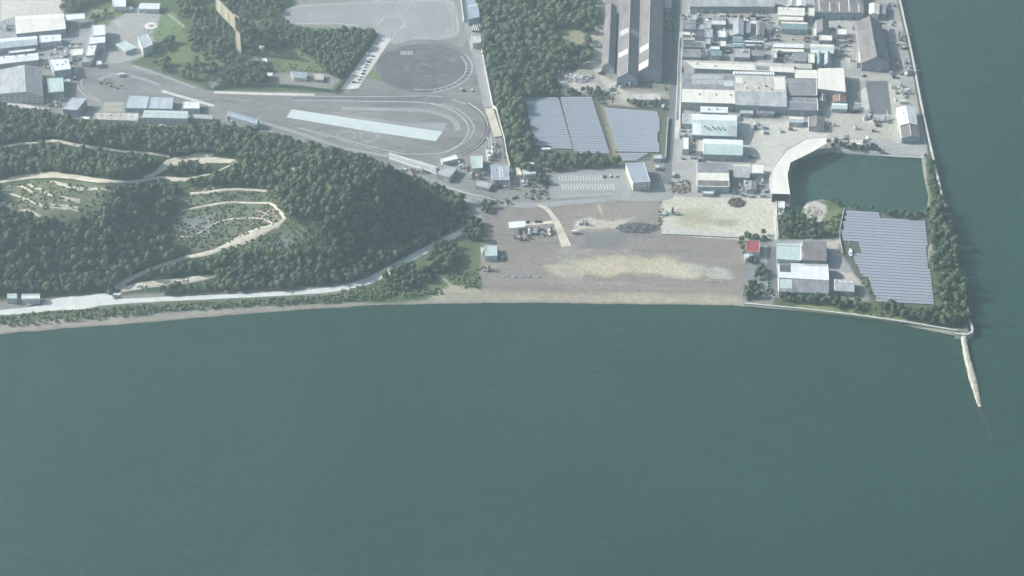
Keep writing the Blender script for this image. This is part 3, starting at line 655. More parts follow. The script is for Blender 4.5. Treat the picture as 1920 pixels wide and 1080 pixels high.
def B(label, q, h, roof='flat', mats='roof_white', wall='wall_pale', rise=None, rf=.5, cat='factory building', name='factory_building', group=None,
      patches=(), vents=(), vdark=False, ac=(), win=None, doors=1, cap=None, verge=None, s=.03, z0=0.0, parap=True, dark_door=False, open_=False):
    if not isinstance(q[0], (tuple, list)):
        x0, y0, x1, y1 = q; w_ = x1 - x0; sk = s * w_ * (1 if x0 > 1100 else 0); q = [(x0, y0), (x1, y0 + sk), (x1, y1 + sk), (x0, y1)]
    if isinstance(mats, str): mats = (mats, mats)
    C4 = [P(u, v, h + z0) for u, v in q]; BQ.append(C4)
    cx = sum(c[0] for c in C4) / 4; cy = sum(c[1] for c in C4) / 4
    T = empty(name, (cx, cy, z0), 0, label, cat, group)
    c = [(x - cx, y - cy) for x, y in C4]
    # order TL,TR,BR,BL ; L/R side midpoints at ridge fraction
    wE = math.hypot(c[1][0] - c[0][0], c[1][1] - c[0][1]); wN = math.hypot(c[3][0] - c[0][0], c[3][1] - c[0][1])
    ov = .45
    if roof in ('gx', 'barx'): span = wN
    elif roof in ('gy', 'bary'): span = wE
    else: span = 0
    if rise is None: rise = span * .13
    def zat(u, v):                     # height of the roof plane above the base
        if roof == 'gx': t = v / rf if v < rf else (1 - v) / (1 - rf); return h + rise * t
        if roof == 'gy': t = u / rf if u < rf else (1 - u) / (1 - rf); return h + rise * t
        if roof == 'barx': return h + rise * math.sin(math.pi * min(max(v, 0), 1))
        if roof == 'bary': return h + rise * math.sin(math.pi * min(max(u, 0), 1))
        return h
    def at(u, v, dz=0):
        a = lerp(c[0], c[1], u); b_ = lerp(c[3], c[2], u); p = lerp(a, b_, v); return (p[0], p[1], zat(u, v) + dz)
    eu, ev = ov / max(wE, 1), ov / max(wN, 1)
    wm = MB()
    if not open_:
        if roof == 'flat': wm.prism([p for p in c][::-1], -.5, h)
        else:
            if roof in ('gx', 'barx'):
                vs = [0, rf, 1] if roof == 'gx' else [0, .17, .33, .5, .67, .83, 1]
                for u in (0, 1): wm.poly([(*at(u, 0)[:2], -.5), (*at(u, 1)[:2], -.5)] + [at(u, v) for v in vs[::-1]])
                for v in (0, 1): wm.poly([(*at(0, v)[:2], -.5), (*at(1, v)[:2], -.5), (*at(1, v)[:2], h), (*at(0, v)[:2], h)])
            else:
                us = [0, rf, 1] if roof == 'gy' else [0, .17, .33, .5, .67, .83, 1]
                for v in (0, 1): wm.poly([(*at(0, v)[:2], -.5), (*at(1, v)[:2], -.5)] + [at(u, v) for u in us[::-1]])
                for u in (0, 1): wm.poly([(*at(u, 0)[:2], -.5), (*at(u, 1)[:2], -.5), (*at(u, 1)[:2], h), (*at(u, 0)[:2], h)])
        wm.build('wall', M[wall], T)
    else:
        n_ = max(2, int(wE / 7))
        for k in range(n_ + 1):
            for v in (.04, .96):
                p = at(min(max(k / n_, .02), .98), v); pm = MB().box(0, 0, h / 2 - .25, .3, .3, h + .4); inst('post', pm.mesh('post') if False else POSTME, T, (p[0], p[1], 0), 0, (1, 1, h))
    R = MB()
    if roof == 'flat':
        slab(R, [at(-eu, 1 + ev), at(1 + eu, 1 + ev), at(1 + eu, -ev), at(-eu, -ev)], .25)
    elif roof in ('gx', 'barx'):
        vs = [-ev, rf, 1 + ev] if roof == 'gx' else [-ev, .17, .33, .5, .67, .83, 1 + ev]
        for i in range(len(vs) - 1):
            m_ = 0 if (vs[i] + vs[i + 1]) / 2 < rf else 1
            slab(R, [at(-eu, vs[i + 1]), at(1 + eu, vs[i + 1]), at(1 + eu, vs[i]), at(-eu, vs[i])], .2, m_)
    else:
        us = [-eu, rf, 1 + eu] if roof == 'gy' else [-eu, .17, .33, .5, .67, .83, 1 + eu]
        for i in range(len(us) - 1):
            m_ = 0 if (us[i] + us[i + 1]) / 2 < rf else 1
            slab(R, [at(us[i], 1 + ev), at(us[i + 1], 1 + ev), at(us[i + 1], -ev), at(us[i], -ev)], .2, m_)
    ro = R.build('roof', [M[mats[0]], M[mats[1]]], T)
    if roof == 'flat' and parap:
        K = MB(); 
        pc = [at(0, 1)[:2], at(1, 1)[:2], at(1, 0)[:2], at(0, 0)[:2]]
        for i in range(4):
            a, b_ = pc[i], pc[(i + 1) % 4]; dx, dy = b_[0] - a[0], b_[1] - a[1]; L_ = math.hypot(dx, dy); nx_, ny_ = -dy / L_ * .16, dx / L_ * .16
            K.prism([(a[0] - nx_, a[1] - ny_), (b_[0] - nx_, b_[1] - ny_), (b_[0] + nx_, b_[1] + ny_), (a[0] + nx_, a[1] + ny_)], h + .253, h + .65)
        K.build('parapet', M['trim'] if verge else M[wall], ro)
    if roof in ('gx', 'gy'):
        K = MB()
        a, b_ = (at(-eu, rf, .1), at(1 + eu, rf, .1)) if roof == 'gx' else (at(rf, -ev, .1), at(rf, 1 + ev, .1))
        K.tube(a, b_, .28, 6); inst('ridge_cap', K.mesh('ridge_cap'), ro, (0, 0, 0)).data.materials.append(M[cap] if cap else M[mats[0]])
    if verge and roof != 'flat':
        for side in verge:
            K = MB(); u = {'w': -eu, 'e': 1 + eu}[side]
            vs = [0, rf, 1] if roof == 'gx' else [0, .17, .33, .5, .67, .83, 1]
            if roof in ('gy', 'bary'): K.tube(at(u, -ev, .15), at(u, 1 + ev, .15), .4, 4)
            else:
                for i in range(len(vs) - 1): K.tube(at(u, vs[i], .15), at(u, vs[i + 1], .15), .4, 4)
            o = inst('verge_board', K.mesh('verge_board'), ro, (0, 0, 0)); o.data.materials.append(M['trim'])
    for (u0, v0, u1, v1, pm) in patches:
        K = MB(); slab(K, [at(u0, v1, .21), at(u1, v1, .21), at(u1, v0, .21), at(u0, v0, .21)], .1); K.build('roof_panel', M[pm], ro)
    for (u, v) in vents: inst('roof_vent', VENTDK if vdark else VENTME, ro, at(u, v, .25))
    for (u, v) in ac: inst('air_unit', ACME, ro, at(u, v, .27), random.random())
    if not open_:
        ang = math.atan2(c[2][1] - c[3][1], c[2][0] - c[3][0]); nx_, ny_ = math.sin(ang), -math.cos(ang)
        n_ = (min(9, int(wE / 5.5)) if win is None else win); z_ = min(h * .45, 3.2)
        occupied = set()
        if doors:
            for d in range(doors):
                k = int((d + .5) * max(n_, 1) / doors); occupied.add(k); u = (k + .5) / max(n_, 1); p = lerp(c[3], c[2], u)
                dw = min(4.2, wE / max(n_, 1) * .7, wE * .5); inst('door', DOORDK if dark_door else DOORME, T, (p[0] + nx_ * .07, p[1] + ny_ * .07, 0), ang, (dw, 1, min(h * .62, 3.9)))
        for lv in range(1 if h < 7.5 else 2):
            for k in range(n_):
                if k in occupied and lv == 0: continue
                p = lerp(c[3], c[2], (k + .5) / n_); inst('window', WINME, T, (p[0] + nx_ * .06, p[1] + ny_ * .06, min(z_ + lv * 3.4, h - .9)), ang, (min(2.2, wE / n_ * .55), 1, 1.15))
        if wN > 9 and win != 0:
            west = (q[0][0] + q[1][0]) / 2 > 960
            a, b_ = (c[0], c[3]) if west else (c[2], c[1])
            ang2 = math.atan2(b_[1] - a[1], b_[0] - a[0]); mx_, my_ = math.sin(ang2), -math.cos(ang2)
            for k in range(min(4, int(wN / 7))):
                p = lerp(a, b_, (k + .5) / min(4, int(wN / 7))); inst('window', WINME, T, (p[0] + mx_ * .06, p[1] + my_ * .06, z_), ang2, (1.8, 1, 1.1))
    return T
POSTME = MB().box(0, 0, .48, .28, .28, 1.0).mesh('post'); POSTME.materials.append(M['metal'])
def W(label, q, h, roof='gx', mats='roof_grey', wall='wall_grey', **k): return B(label, q, h, roof, mats, wall, cat='warehouse', name='warehouse', **k)
def SH(label, q, h, roof='flat', mats='roof_light_grey', wall='wall_grey', **k): k.setdefault('win', 1); return B(label, q, h, roof, mats, wall, cat='shed', name='shed', **k)
def OF(label, q, h, roof='flat', mats='roof_white', wall='wall_pale', **k): return B(label, q, h, roof, mats, wall, cat='office building', name='office_building', **k)
def HO(label, q, h, roof='gx', mats='roof_grey', wall='wall_cream', **k): return B(label, q, h, roof, mats, wall, cat='house', name='house', **k)

# ---- north-west works
W('big pale hall with a wide cream roof at the upper left corner', [(29, 31), (119, 26), (123, 54), (31, 63)], 8, 'gx', ('roof_cream', 'roof_cream'), 'wall_blue', rf=.35, rise=1.5, doors=2)
SH('open white canopy roof on posts right of the big cream hall', [(121, 28), (158, 25), (160, 36), (122, 39)], 8, 'flat', 'roof_white', open_=True)
W('long low barrel-roofed hall below the big cream hall at the left edge', [(-20, 75), (69, 68), (70, 84), (-20, 93)], 6, 'barx', ('roof_white', 'roof_paleblue'), 'wall_blue', rise=2)
OF('flat pale roofed block right of the long barrel-roofed hall', [(74, 67), (114, 65), (115, 77), (75, 81)], 6, ac=((.3, .4), (.6, .5)))
W('long white hall with small roof vents second from the left edge bottom', [(-20, 109), (71, 100), (72, 112), (-20, 122)], 6, 'gx', 'roof_white', 'wall_grey', rise=1, vents=((.3, .3), (.55, .3), (.75, .3)), vdark=True)
SH('narrow white roof lying behind the long white vented hall', [(17, 96), (66, 91), (66, 95), (17, 101)], 5, 'flat', 'roof_white')
OF('three-storey white office block with two dark roof hatches', [(92, 112), (128, 110), (133, 130), (101, 134)], 9, ac=((.3, .5), (.6, .5), (.8, .3)), wall='wall_mint')
W('square pale green roofed workshop below the white office block', [(89, 147), (118, 146), (120, 172), (92, 174)], 7, 'flat', 'roof_mint', 'wall_mint')
SH('tiny white roofed box shed beside the pale green workshop', [(119, 150), (131, 148), (131, 154), (120, 156)], 4, 'flat', 'roof_white')
W('large grey gabled hall with its ridge pointing at the camera, left edge', [(-8, 133), (77, 126), (80, 180), (-4, 176)], 9, 'gy', ('roof_light_grey', 'roof_grey'), 'wall_pale', rf=.64, rise=4)  # shade of the right slope put into a darker grey of one roof
OF('white cube-like building at the head of the stepped white row', [(173, 48), (196, 47), (198, 66), (173, 68)], 9)
OF('white building in the middle of the stepped white row', [(168, 69), (197, 67), (197, 80), (166, 84)], 8)
OF('slanting white roof block with one dark hatch in the stepped row', [(164, 85), (181, 84), (176, 104), (160, 105)], 7, ac=((.5, .3),))
OF('small grey-white block closing the bottom of the stepped row', [(157, 106), (177, 106), (168, 117), (153, 117)], 5, mats='roof_light_grey')
OF('low cream flat roof left of the stepped white row', [(132, 93), (155, 91), (156, 103), (134, 105)], 5, mats='roof_cream')
SH('tiny white kiosk right of the stepped row bottom', [(181, 115), (190, 114), (191, 121), (182, 122)], 3.5, 'flat', 'roof_white')
W('white shed cut by the top edge, left of the round pad', [(210, -8), (236, -8), (236, 13), (212, 13)], 6, 'flat', 'roof_white', 'wall_pale')
W('white low gabled shed above the round pad', [(265, 6), (300, 7), (298, 17), (260, 16)], 5, 'gx', 'roof_white', 'wall_pale')
SH('small white hut between two white sheds at the top', [(238, 13), (248, 13), (248, 18), (238, 18)], 3, 'flat', 'roof_white')
OF('white-walled office with a grey roof beside the round pad', [(258, 68), (276, 63), (286, 84), (268, 92)], 9, mats='roof_paleblue', verge='w')
SH('pale green skewed roof with white rims below the round pad', [(217, 83), (234, 77), (255, 90), (236, 97)], 4, 'flat', 'roof_mint', verge='w')
OF('angled grey flat-roofed office with a bright edge at the foot of the loop', [(134, 184), (162, 185), (144, 207), (118, 205)], 8, mats='roof_paleblue', wall='wall_blue', verge='w')
W('long light blue metal roof at the left of the paired blue sheds', [(241, 179), (280, 181), (275, 204), (234, 203)], 6, 'flat', 'roof_paleblue', 'wall_blue')
W('long light blue metal roof at the right of the paired blue sheds', [(282, 182), (325, 183), (323, 205), (277, 204)], 6, 'flat', 'roof_paleblue', 'wall_blue')
OF('small pale square building at the right end of the blue sheds', [(344, 191), (373, 191), (374, 204), (343, 204)], 5, mats='roof_white')
OF('long pale mint two-storey building at the forest edge', [(271, 207), (352, 209), (351, 222), (268, 220)], 7, 'gx', ('roof_mint', 'roof_mint'), rise=1, wall='wall_pale', win=9)
OF('long cream flat-roofed building with roof humps at the forest edge', [(180, 211), (260, 213), (257, 227), (177, 224)], 5, mats='roof_beige', ac=((.15, .4), (.35, .4), (.6, .4), (.85, .5)), win=9)
SH('tiny white shed left of the long cream building at the forest edge', [(152, 219), (168, 219), (168, 224), (152, 224)], 3, 'flat', 'roof_white')
SH('pale low shed right of the pale mint building at the forest edge', [(358, 214), (400, 216), (398, 224), (356, 222)], 4, 'flat', 'roof_light_grey')
B('grandstand with a curved light blue roof beside the straight', [(428, 208), (486, 225), (481, 233), (426, 217)], 6, 'barx', 'roof_blue', 'wall_blue', rise=1.6, cat='grandstand', name='grandstand')
# training course buildings
SH('small blue roofed shed in the clearing above the straight', [(545, 134), (576, 136), (574, 147), (550, 145)], 4, 'gx', 'roof_blue', 'wall_cream')
SH('tiny white hut higher of two at the wood path', [(487, 86), (495, 86), (495, 92), (487, 92)], 3.5, 'flat', 'roof_white', 'wall_pale')
SH('tiny white hut lower of two at the wood path', [(492, 110), (500, 110), (500, 117), (492, 117)], 3.5, 'flat', 'roof_white', 'wall_pale')
SH('small white L-shaped shed left of the blue roofed shed', [(499, 137), (511, 137), (511, 143), (499, 143)], 3.5, 'flat', 'roof_white', 'wall_pale')
SH('roofless square concrete store right of the blue roofed shed', [(590, 139), (608, 140), (606, 150), (589, 149)], 3, 'flat', 'roof_beige', 'wall_cream')
W('long grey-blue roof with a white cross beam beside the upper course', [(872, -30), (892, -30), (899, 33), (878, 37)], 7, 'flat', 'roof_blue', 'wall_blue', patches=((0, .62, 1, .65, 'trim'),))
OF('small brown-grey topped building below the tyre racks', [(884, 67), (900, 67), (902, 80), (886, 82)], 6, mats='roof_beige')
SH('cream oblong roof where the barrier curve ends', [(826, 298), (854, 290), (859, 298), (830, 305)], 4, 'flat', 'roof_cream', 'wall_cream')
W('wide grey-green flat roof below the barrier curve', [(831, 309), (857, 316), (843, 334), (818, 326)], 5, 'flat', 'roof_light_grey', 'wall_grey')
OF('mint-roofed building standing between barrier curve and wall', [(883, 293), (904, 293), (905, 315), (886, 316)], 6, mats='roof_mint', wall='wall_mint', verge='w')
W('grey-blue flat-roofed hall with scaffold ribs by the perimeter wall', [(920, 310), (952, 311), (955, 338), (924, 338)], 6, 'flat', 'roof_blue', 'wall_blue', verge='w', patches=((.45, .1, .5, .9, 'trim'), (.62, .15, .66, .85, 'trim')), ac=((.3, .3), (.8, .6)))
SH('low pale slanted roof near the main road bend', [(893, 339), (924, 344), (917, 354), (890, 348)], 3.5, 'flat', 'roof_light_grey', 'wall_grey')
HO('mint-roofed gatehouse right of the perimeter wall', [(977, 305), (1001, 305), (1005, 326), (982, 328)], 6, 'flat', 'roof_mint', 'wall_pale', verge='w')
SH('small cream annex left of the mint-roofed gatehouse', [(968, 315), (976, 315), (978, 328), (970, 328)], 3.5, 'flat', 'roof_cream', 'wall_cream')
W('big hall with a smooth pale blue roof at the right end of the car park', [(1173, 307), (1207, 306), (1219, 341), (1187, 343)], 9, 'flat', 'roof_blue', 'wall_cream', verge='w')
# ---- long dark sheds
W('narrow brown-roofed shed, leftmost of the three long sheds', [(1136, 12), (1156, 13), (1152, 127), (1129, 124)], 7, 'gy', 'roof_brown', 'wall_grey', rise=5.0, cap='roof_grey')
W('long brown-roofed shed with blue gable end, middle of the three', [(1163, -20), (1202, -20), (1196, 147), (1157, 146)], 9, 'gy', 'roof_brown', 'wall_blue', rise=6.4, cap='roof_beige', patches=((.03, .5, .47, .56, 'roof_light_grey'), (.52, .5, .97, .56, 'roof_paleblue'), (.03, .74, .47, .79, 'roof_white')), dark_door=True)
W('long brown-roofed shed with pale patches, rightmost of the three', [(1202, -20), (1244, -20), (1240, 137), (1197, 135)], 11, 'gy', 'roof_brown', 'wall_grey', rise=7, rf=.42, cap='roof_beige', patches=((.03, .73, .4, .79, 'roof_white'), (.03, .92, .4, .99, 'roof_white')), dark_door=True)
W('beige flat roofed workshop in front of the long brown sheds', [(1178, 176), (1237, 176), (1238, 188), (1180, 187)], 5, 'flat', 'roof_beige', 'wall_cream')
SH('grey-green shed at the top right of the long brown sheds', [(1247, -10), (1258, -10), (1258, 15), (1246, 15)], 6, 'flat', 'roof_light_grey')
SH('small grey hut in the wood left of the narrow brown shed', [(1108, 25), (1118, 25), (1120, 38), (1109, 38)], 4, 'gx', 'roof_grey')
# ---- dense factory quarter north-east
W('very long light grey roof along the top edge', [(1294, -6), (1450, -4), (1452, 12), (1294, 12)], 7, 'gx', ('roof_beige', 'roof_light_grey'), 'wall_grey', rise=2, patches=((.02, .2, .1, .3, 'trim'), (.5, .25, .65, .32, 'trim')))
SH('grey square roof, upper left of the dense yard', (1281, 39, 1304, 54), 5, 'gx', 'roof_grey')
SH('light grey low roof right of the grey square roof', (1305, 46, 1322, 55), 4, 'flat', 'roof_light_grey')
SH('grey-green narrow roof in the dense yard, third from its left edge', (1323, 40, 1333, 54), 5, 'flat', 'roof_light_grey')
SH('grey roof with a white lower strip in the dense yard', (1335, 32, 1360, 45), 5, 'gx', ('roof_grey', 'roof_white'), rf=.7)
SH('tall grey roof standing lengthwise in the dense yard', (1375, 35, 1394, 65), 6, 'gy', 'roof_light_grey', rise=1.5)
SH('white little roof left of the brown lengthwise roof', (1408, 39, 1419, 45), 6, 'flat', 'roof_white')
SH('brown lengthwise roof with a white left rim in the dense yard', (1420, 43, 1433, 65), 6, 'gy', 'roof_brown', verge='w', rf=.3)
SH('small cream roof at the left rim of the dense yard', (1280, 60, 1294, 66), 5, 'flat', 'roof_cream')
SH('square white roof, upper of two in the dense yard', (1347, 58, 1361, 70), 6, 'flat', 'roof_white')
SH('square white roof, lower of two in the dense yard', (1350, 77, 1361, 87), 6, 'flat', 'roof_cream')
SH('dark flat roof framed in white at the left of the dense yard', (1281, 79, 1316, 88), 5, 'flat', 'roof_dark', verge='w')
SH('thin white-topped roof above the dark framed roof', (1281, 71, 1302, 75), 5, 'flat', 'roof_light_grey', verge='w')
W('dark grey gabled shed above the smoke-stained hall', (1280, 92, 1314, 106), 5, 'gx', 'roof_grey', rise=1.5)
SH('white oblong roof above the dark green gabled shed', (1332, 87, 1349, 93), 5, 'flat', 'roof_white')
SH('dark green gabled shed in the lower part of the dense yard', (1334, 95, 1352, 104), 5, 'gx', 'roof_teal', 'wall_mint')
SH('pale-striped teal roof, upper of the striped pair', (1374, 69, 1392, 78), 5, 'gx', ('roof_white', 'roof_teal'), rf=.3)
SH('pale-striped teal roof, lower of the striped pair', (1375, 81, 1394, 87), 5, 'gx', ('roof_white', 'roof_teal'), rf=.4)
SH('long thin white roof, upper of the two in mid yard', (1396, 76, 1432, 79), 5, 'flat', 'roof_white')
SH('long thin white roof, lower of the two in mid yard', (1397, 83, 1416, 86), 5, 'flat', 'roof_white')
SH('short white roof right of the long thin white roofs', (1419, 84, 1429, 87), 4, 'flat', 'roof_light_grey')
SH('mottled grey roof left of the square white roofs', (1322, 55, 1336, 71), 5, 'flat', 'roof_light_grey', vents=((.3, .3), (.6, .6)))
SH('beige small roof right of the square white roofs', (1365, 58, 1374, 67), 4, 'flat', 'roof_beige')
SH('dark grey low roof under the light grey roofs', (1305, 58, 1321, 69), 4, 'flat', 'roof_dark')
SH('pale small roof at the top left of the dense yard', (1295, 27, 1306, 38), 4, 'flat', 'roof_light_grey')
SH('pale grey green flat roof above the sawtooth hall', (1376, 91, 1406, 108), 4, 'flat', 'roof_light_grey')
SH('dark roof with pale rim above the sawtooth hall', (1410, 94, 1432, 104), 4, 'gx', 'roof_grey')
SH('pale square roof with white pillar at mid yard', (1323, 73, 1332, 83), 5, 'flat', 'roof_paleblue')
SH('low grey roof beside the tall lengthwise grey roof', (1361, 33, 1374, 45), 4, 'flat', 'roof_light_grey')
SH('blue-grey lean-to right of the tall lengthwise grey roof', (1395, 40, 1407, 62), 4, 'flat', 'roof_grey')
SH('grey small roof at the right end of the dense yard', (1436, 44, 1448, 56), 4, 'gx', 'roof_grey')
W('cream double roof beside the long light grey roof, upper', (1459, 14, 1508, 28), 7, 'gx', 'roof_cream', 'wall_cream', rise=1.5, ac=((.2, .3), (.35, .4)))
W('cream low roof just under the upper cream double roof', (1460, 31, 1506, 38), 6, 'flat', 'roof_cream', 'wall_cream')
W('cream roof with a teal lower slope', (1465, 41, 1513, 54), 6, 'gx', ('roof_cream', 'roof_teal'), 'wall_mint', rf=.45)
SH('small light roof above the cream double roof, left one', (1478, -4, 1492, 11), 6, 'gy', 'roof_beige')
SH('small white roof above the cream double roof, middle one', (1494, -4, 1511, 11), 7, 'gy', 'roof_white')
SH('narrow cream tower roof left of the big brown hall', (1516, 15, 1527, 30), 7, 'flat', 'roof_cream')
W('big brown-roofed hall with blue front and dark doors at the top', [(1526, -20), (1615, -20), (1619, 24), (1528, 23)], 8, 'gx', 'roof_brown', 'wall_blue', rise=2, rf=.3, doors=3, dark_door=True, win=8, patches=((.08, .4, .1, .95, 'trim'), (.3, .6, .32, .97, 'trim'), (.5, .6, .52, .97, 'trim'), (.7, .5, .72, .97, 'trim'), (.9, .7, .92, .97, 'trim')))
OF('bright cream gabled house in the far upper right corner', (1630, 7, 1648, 26), 7, 'gy', mats='roof_cream', wall='wall_cream')
SH('long grey shed right of the bright cream gabled house', (1650, 8, 1661, 27), 5, 'flat', 'roof_grey')
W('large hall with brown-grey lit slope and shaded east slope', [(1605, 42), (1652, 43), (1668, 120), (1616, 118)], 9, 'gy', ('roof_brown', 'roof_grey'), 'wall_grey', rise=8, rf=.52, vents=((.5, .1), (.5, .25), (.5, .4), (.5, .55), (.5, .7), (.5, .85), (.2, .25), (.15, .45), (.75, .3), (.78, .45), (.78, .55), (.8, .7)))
SH('cream flat lean-to on the left side of the large hall', (1607, 96, 1617, 118), 6, 'flat', 'roof_cream')
W('brown gabled shed left of the cream yard', (1531, 39, 1553, 62), 7, 'gy', 'roof_brown', rise=3, verge='w')
SH('narrow cream roof along the brown gabled shed', (1524, 53, 1531, 68), 5, 'flat', 'roof_cream')
SH('cream roof directly below the brown gabled shed', (1536, 66, 1560, 76), 6, 'flat', 'roof_cream', 'wall_grey')
W('cream and teal striped roof left of the rail-like strips', (1520, 83, 1563, 99), 6, 'gx', ('roof_cream', 'roof_mint'), 'wall_mint', rf=.5, patches=((.02, .82, .98, .97, 'roof_white'),))
OF('upright cream block below the striped roof', (1516, 101, 1527, 118), 7, mats='roof_cream', wall='wall_cream')
SH('teal pointed shed, left of a pair', (1530, 101, 1542, 122), 5, 'gy', 'roof_teal', 'wall_blue', rise=3)
SH('grey pointed shed, right of a pair', (1545, 100, 1558, 122), 5, 'gy', 'roof_light_grey', 'wall_blue', rise=3)
W('cream roofs row above the smoky yard', (1451, 80, 1506, 88), 5, 'gx', ('roof_beige', 'roof_white'), rf=.4)
W('long cream roof right below the cream roofs row', (1450, 91, 1507, 97), 5, 'flat', 'roof_cream')
SH('upright cream roof at the left end of the cream row', (1450, 98, 1456, 109), 5, 'flat', 'roof_white')
SH('dark blue-grey shed with teal roof in the smoky yard', (1488, 98, 1512, 115), 5, 'flat', 'roof_grey')
SH('cream wall-like small block in the open cream yard', (1570, 54, 1588, 65), 5, 'flat', 'roof_cream')
W('narrow grey flat roof above the big cream roof', (1480, 119, 1522, 129), 6, 'flat', 'roof_beige')
# ---- main halls
W('long smoke-stained cream roof, topmost of the main halls', [(1279, 113), (1412, 117), (1414, 132), (1302, 128)], 8, 'gx', ('roof_beige', 'roof_cream'), 'wall_grey', rf=.4, rise=1.5, vents=((.12, .6), (.38, .75)), vdark=True)
W('slim roof continuing right of the smoke-stained roof', [(1415, 117), (1487, 121), (1489, 136), (1415, 132)], 8, 'gx', ('roof_beige', 'roof_cream'), 'wall_grey', rf=.5, rise=1.2, patches=((.02, .55, .38, .97, 'roof_grey'),))
W('cream slim roof with a dark gutter at the right of the main halls', [(1491, 131), (1531, 132), (1532, 147), (1491, 146)], 8, 'gx', ('roof_cream', 'roof_cream'), 'wall_grey', rise=1)
W('hall with grey upper roof and broad cream lower slope', [(1279, 137), (1375, 139), (1377, 194), (1279, 191)], 9, 'gx', ('roof_grey', 'roof_cream'), 'wall_mint', rf=.62, rise=2.2, win=9, doors=2,
  patches=((.2, .06, .8, .22, 'roof_light_grey'), (.2, .24, .79, .42, 'roof_light_grey'), (.8, .26, .99, .48, 'roof_mint')), vents=((.33, .78), (.65, .78), (.93, .78)), vdark=True)
W('hall with beige upper roof and plain grey lower slope', [(1377, 141), (1472, 143), (1475, 200), (1379, 196)], 9, 'gx', ('roof_beige', 'roof_light_grey'), 'wall_mint', rf=.62, rise=2.2, win=9, doors=2,
  patches=((.78, .06, .98, .5, 'roof_cream'), (.03, .1, .15, .3, 'roof_cream')), vents=((.2, .3), (.22, .5), (.47, .5), (.72, .52), (.6, .4), (.63, .42)), vdark=True)
SW = empty('sawtooth_roof_hall', (*P(1412, 138, 9), 0), 0, 'narrow hall with a row of white sawtooth rooflights behind the beige roof', 'factory building')
_o = SW.location; mb = MB(); a = P(1374, 136, 9); b = P(1452, 138, 9); n_ = 16
mb.prism([(a[0] - _o.x, a[1] - _o.y), (b[0] - _o.x, b[1] - _o.y), (b[0] - _o.x, b[1] - _o.y - 5), (a[0] - _o.x, a[1] - _o.y - 5)], -.4, 9); mb.build('wall', M['wall_cream'], SW)
for k in range(n_):
    p = lerp(a, b, k / n_); q_ = lerp(a, b, (k + .75) / n_); K = MB(); x0, y0, x1, y1 = p[0] - _o.x, p[1] - _o.y, q_[0] - _o.x, q_[1] - _o.y
    K.prism([(x0, y0), (x1, y1), (x1, y1 - 5), (x0, y0 - 5)], 9.003, [9.2, 11.2, 11.2, 9.2] if True else 0); K.build('rooflight', M['trim'], SW)
W('dark grey hall with a fading slope right of the beige hall', [(1476, 147), (1530, 149), (1531, 179), (1477, 179)], 8, 'gx', 'roof_grey', 'wall_grey', rf=.4, rise=2, verge='e')
W('low grey roof with a white ridge under the dark grey hall', [(1474, 182), (1531, 184), (1533, 207), (1476, 205)], 7, 'gx', 'roof_grey', 'wall_grey', cap='trim', rise=1.5, verge='e', vents=((.7, .35),))
W('brightest cream roof, broad and angular, right of the main halls', [(1534, 129), (1581, 128), (1585, 172), (1534, 166)], 10, 'flat', 'roof_cream', 'wall_grey', parap=False)
SH('brown shed under the brightest cream roof, with a white ridge', (1536, 174, 1548, 190), 5, 'gy', 'roof_brown', cap='trim')
SH('rust-brown shed under the brightest cream roof, right one', (1562, 176, 1586, 191), 5, 'gy', 'roof_rust', cap='trim')
SH('mint barrel-roofed tank house below the rust-brown shed', (1560, 194, 1588, 204), 4, 'barx', ('roof_white', 'roof_mint'), 'wall_mint')
SH('cream roof with blue-grey front, left of the dotted brown shed', (1480, 219, 1506, 229), 5, 'gx', ('roof_cream', 'roof_paleblue'), 'wall_blue', rf=.6)
SH('brown-grey shed with three white roof dots', (1517, 219, 1545, 238), 5, 'gy', 'roof_brown', verge='w', vents=((.3, .3), (.7, .35)))
SH('long thin mint roof strip between two main halls', (1388, 207, 1412, 213), 4, 'flat', 'roof_mint')
SH('grey low shed on the service lane right of the mint strip', (1420, 208, 1450, 213), 4, 'flat', 'roof_grey')
# ---- stacked halls right of the works road
W('cream stepped roof at the top of the stacked halls', (1314, 200, 1364, 210), 9, 'gx', 'roof_white', 'wall_cream', rise=1, vents=((.3, .7), (.6, .6)), vdark=True)
W('white upper roof and teal lower roof with dark dots, stacked halls', (1298, 214, 1381, 253), 8, 'gx', ('roof_white', 'roof_mint'), 'wall_mint', rf=.4, rise=3, patches=((.02, .55, .2, .98, 'roof_white'), (.8, .6, .99, .98, 'roof_light_grey')),
  vents=((.28, .68), (.34, .74), (.4, .8), (.46, .7), (.52, .78), (.58, .72), (.64, .8), (.7, .72), (.74, .8)), vdark=True, win=8)
SH('grey annex with a white rim left of the stacked halls', (1280, 214, 1297, 232), 6, 'flat', 'roof_light_grey', verge='w')
W('shiny mint barrel roof of the stacked halls', (1320, 261, 1392, 289), 7, 'barx', ('roof_white', 'roof_mint'), 'wall_grey', rise=3.2, verge='w', win=9)
SH('beige block with rust streaks left of the mint barrel roof', (1307, 263, 1318, 284), 6, 'flat', 'roof_beige', 'wall_cream')
SH('upright cream roof at the road left of the beige block', (1279, 258, 1291, 280), 6, 'flat', 'roof_cream', 'wall_mint')
W('grey roof with a wide cream band and mint front below the lane', [(1308, 305), (1364, 306), (1367, 350), (1308, 349)], 7, 'gx', ('roof_grey', 'roof_cream'), 'wall_mint', rf=.52, rise=2.5, verge='w', patches=((.01, .8, .99, .99, 'roof_brown'),), win=8)
W('grey barrel roof with a pale top edge right of the cream band', (1376, 309, 1405, 332), 6, 'gx', ('roof_cream', 'roof_light_grey'), 'wall_grey', rf=.2, rise=1.5)
W('cream flat-roofed store left of the curved canopy', (1408, 308, 1432, 325), 7, 'flat', 'roof_cream', 'wall_grey')
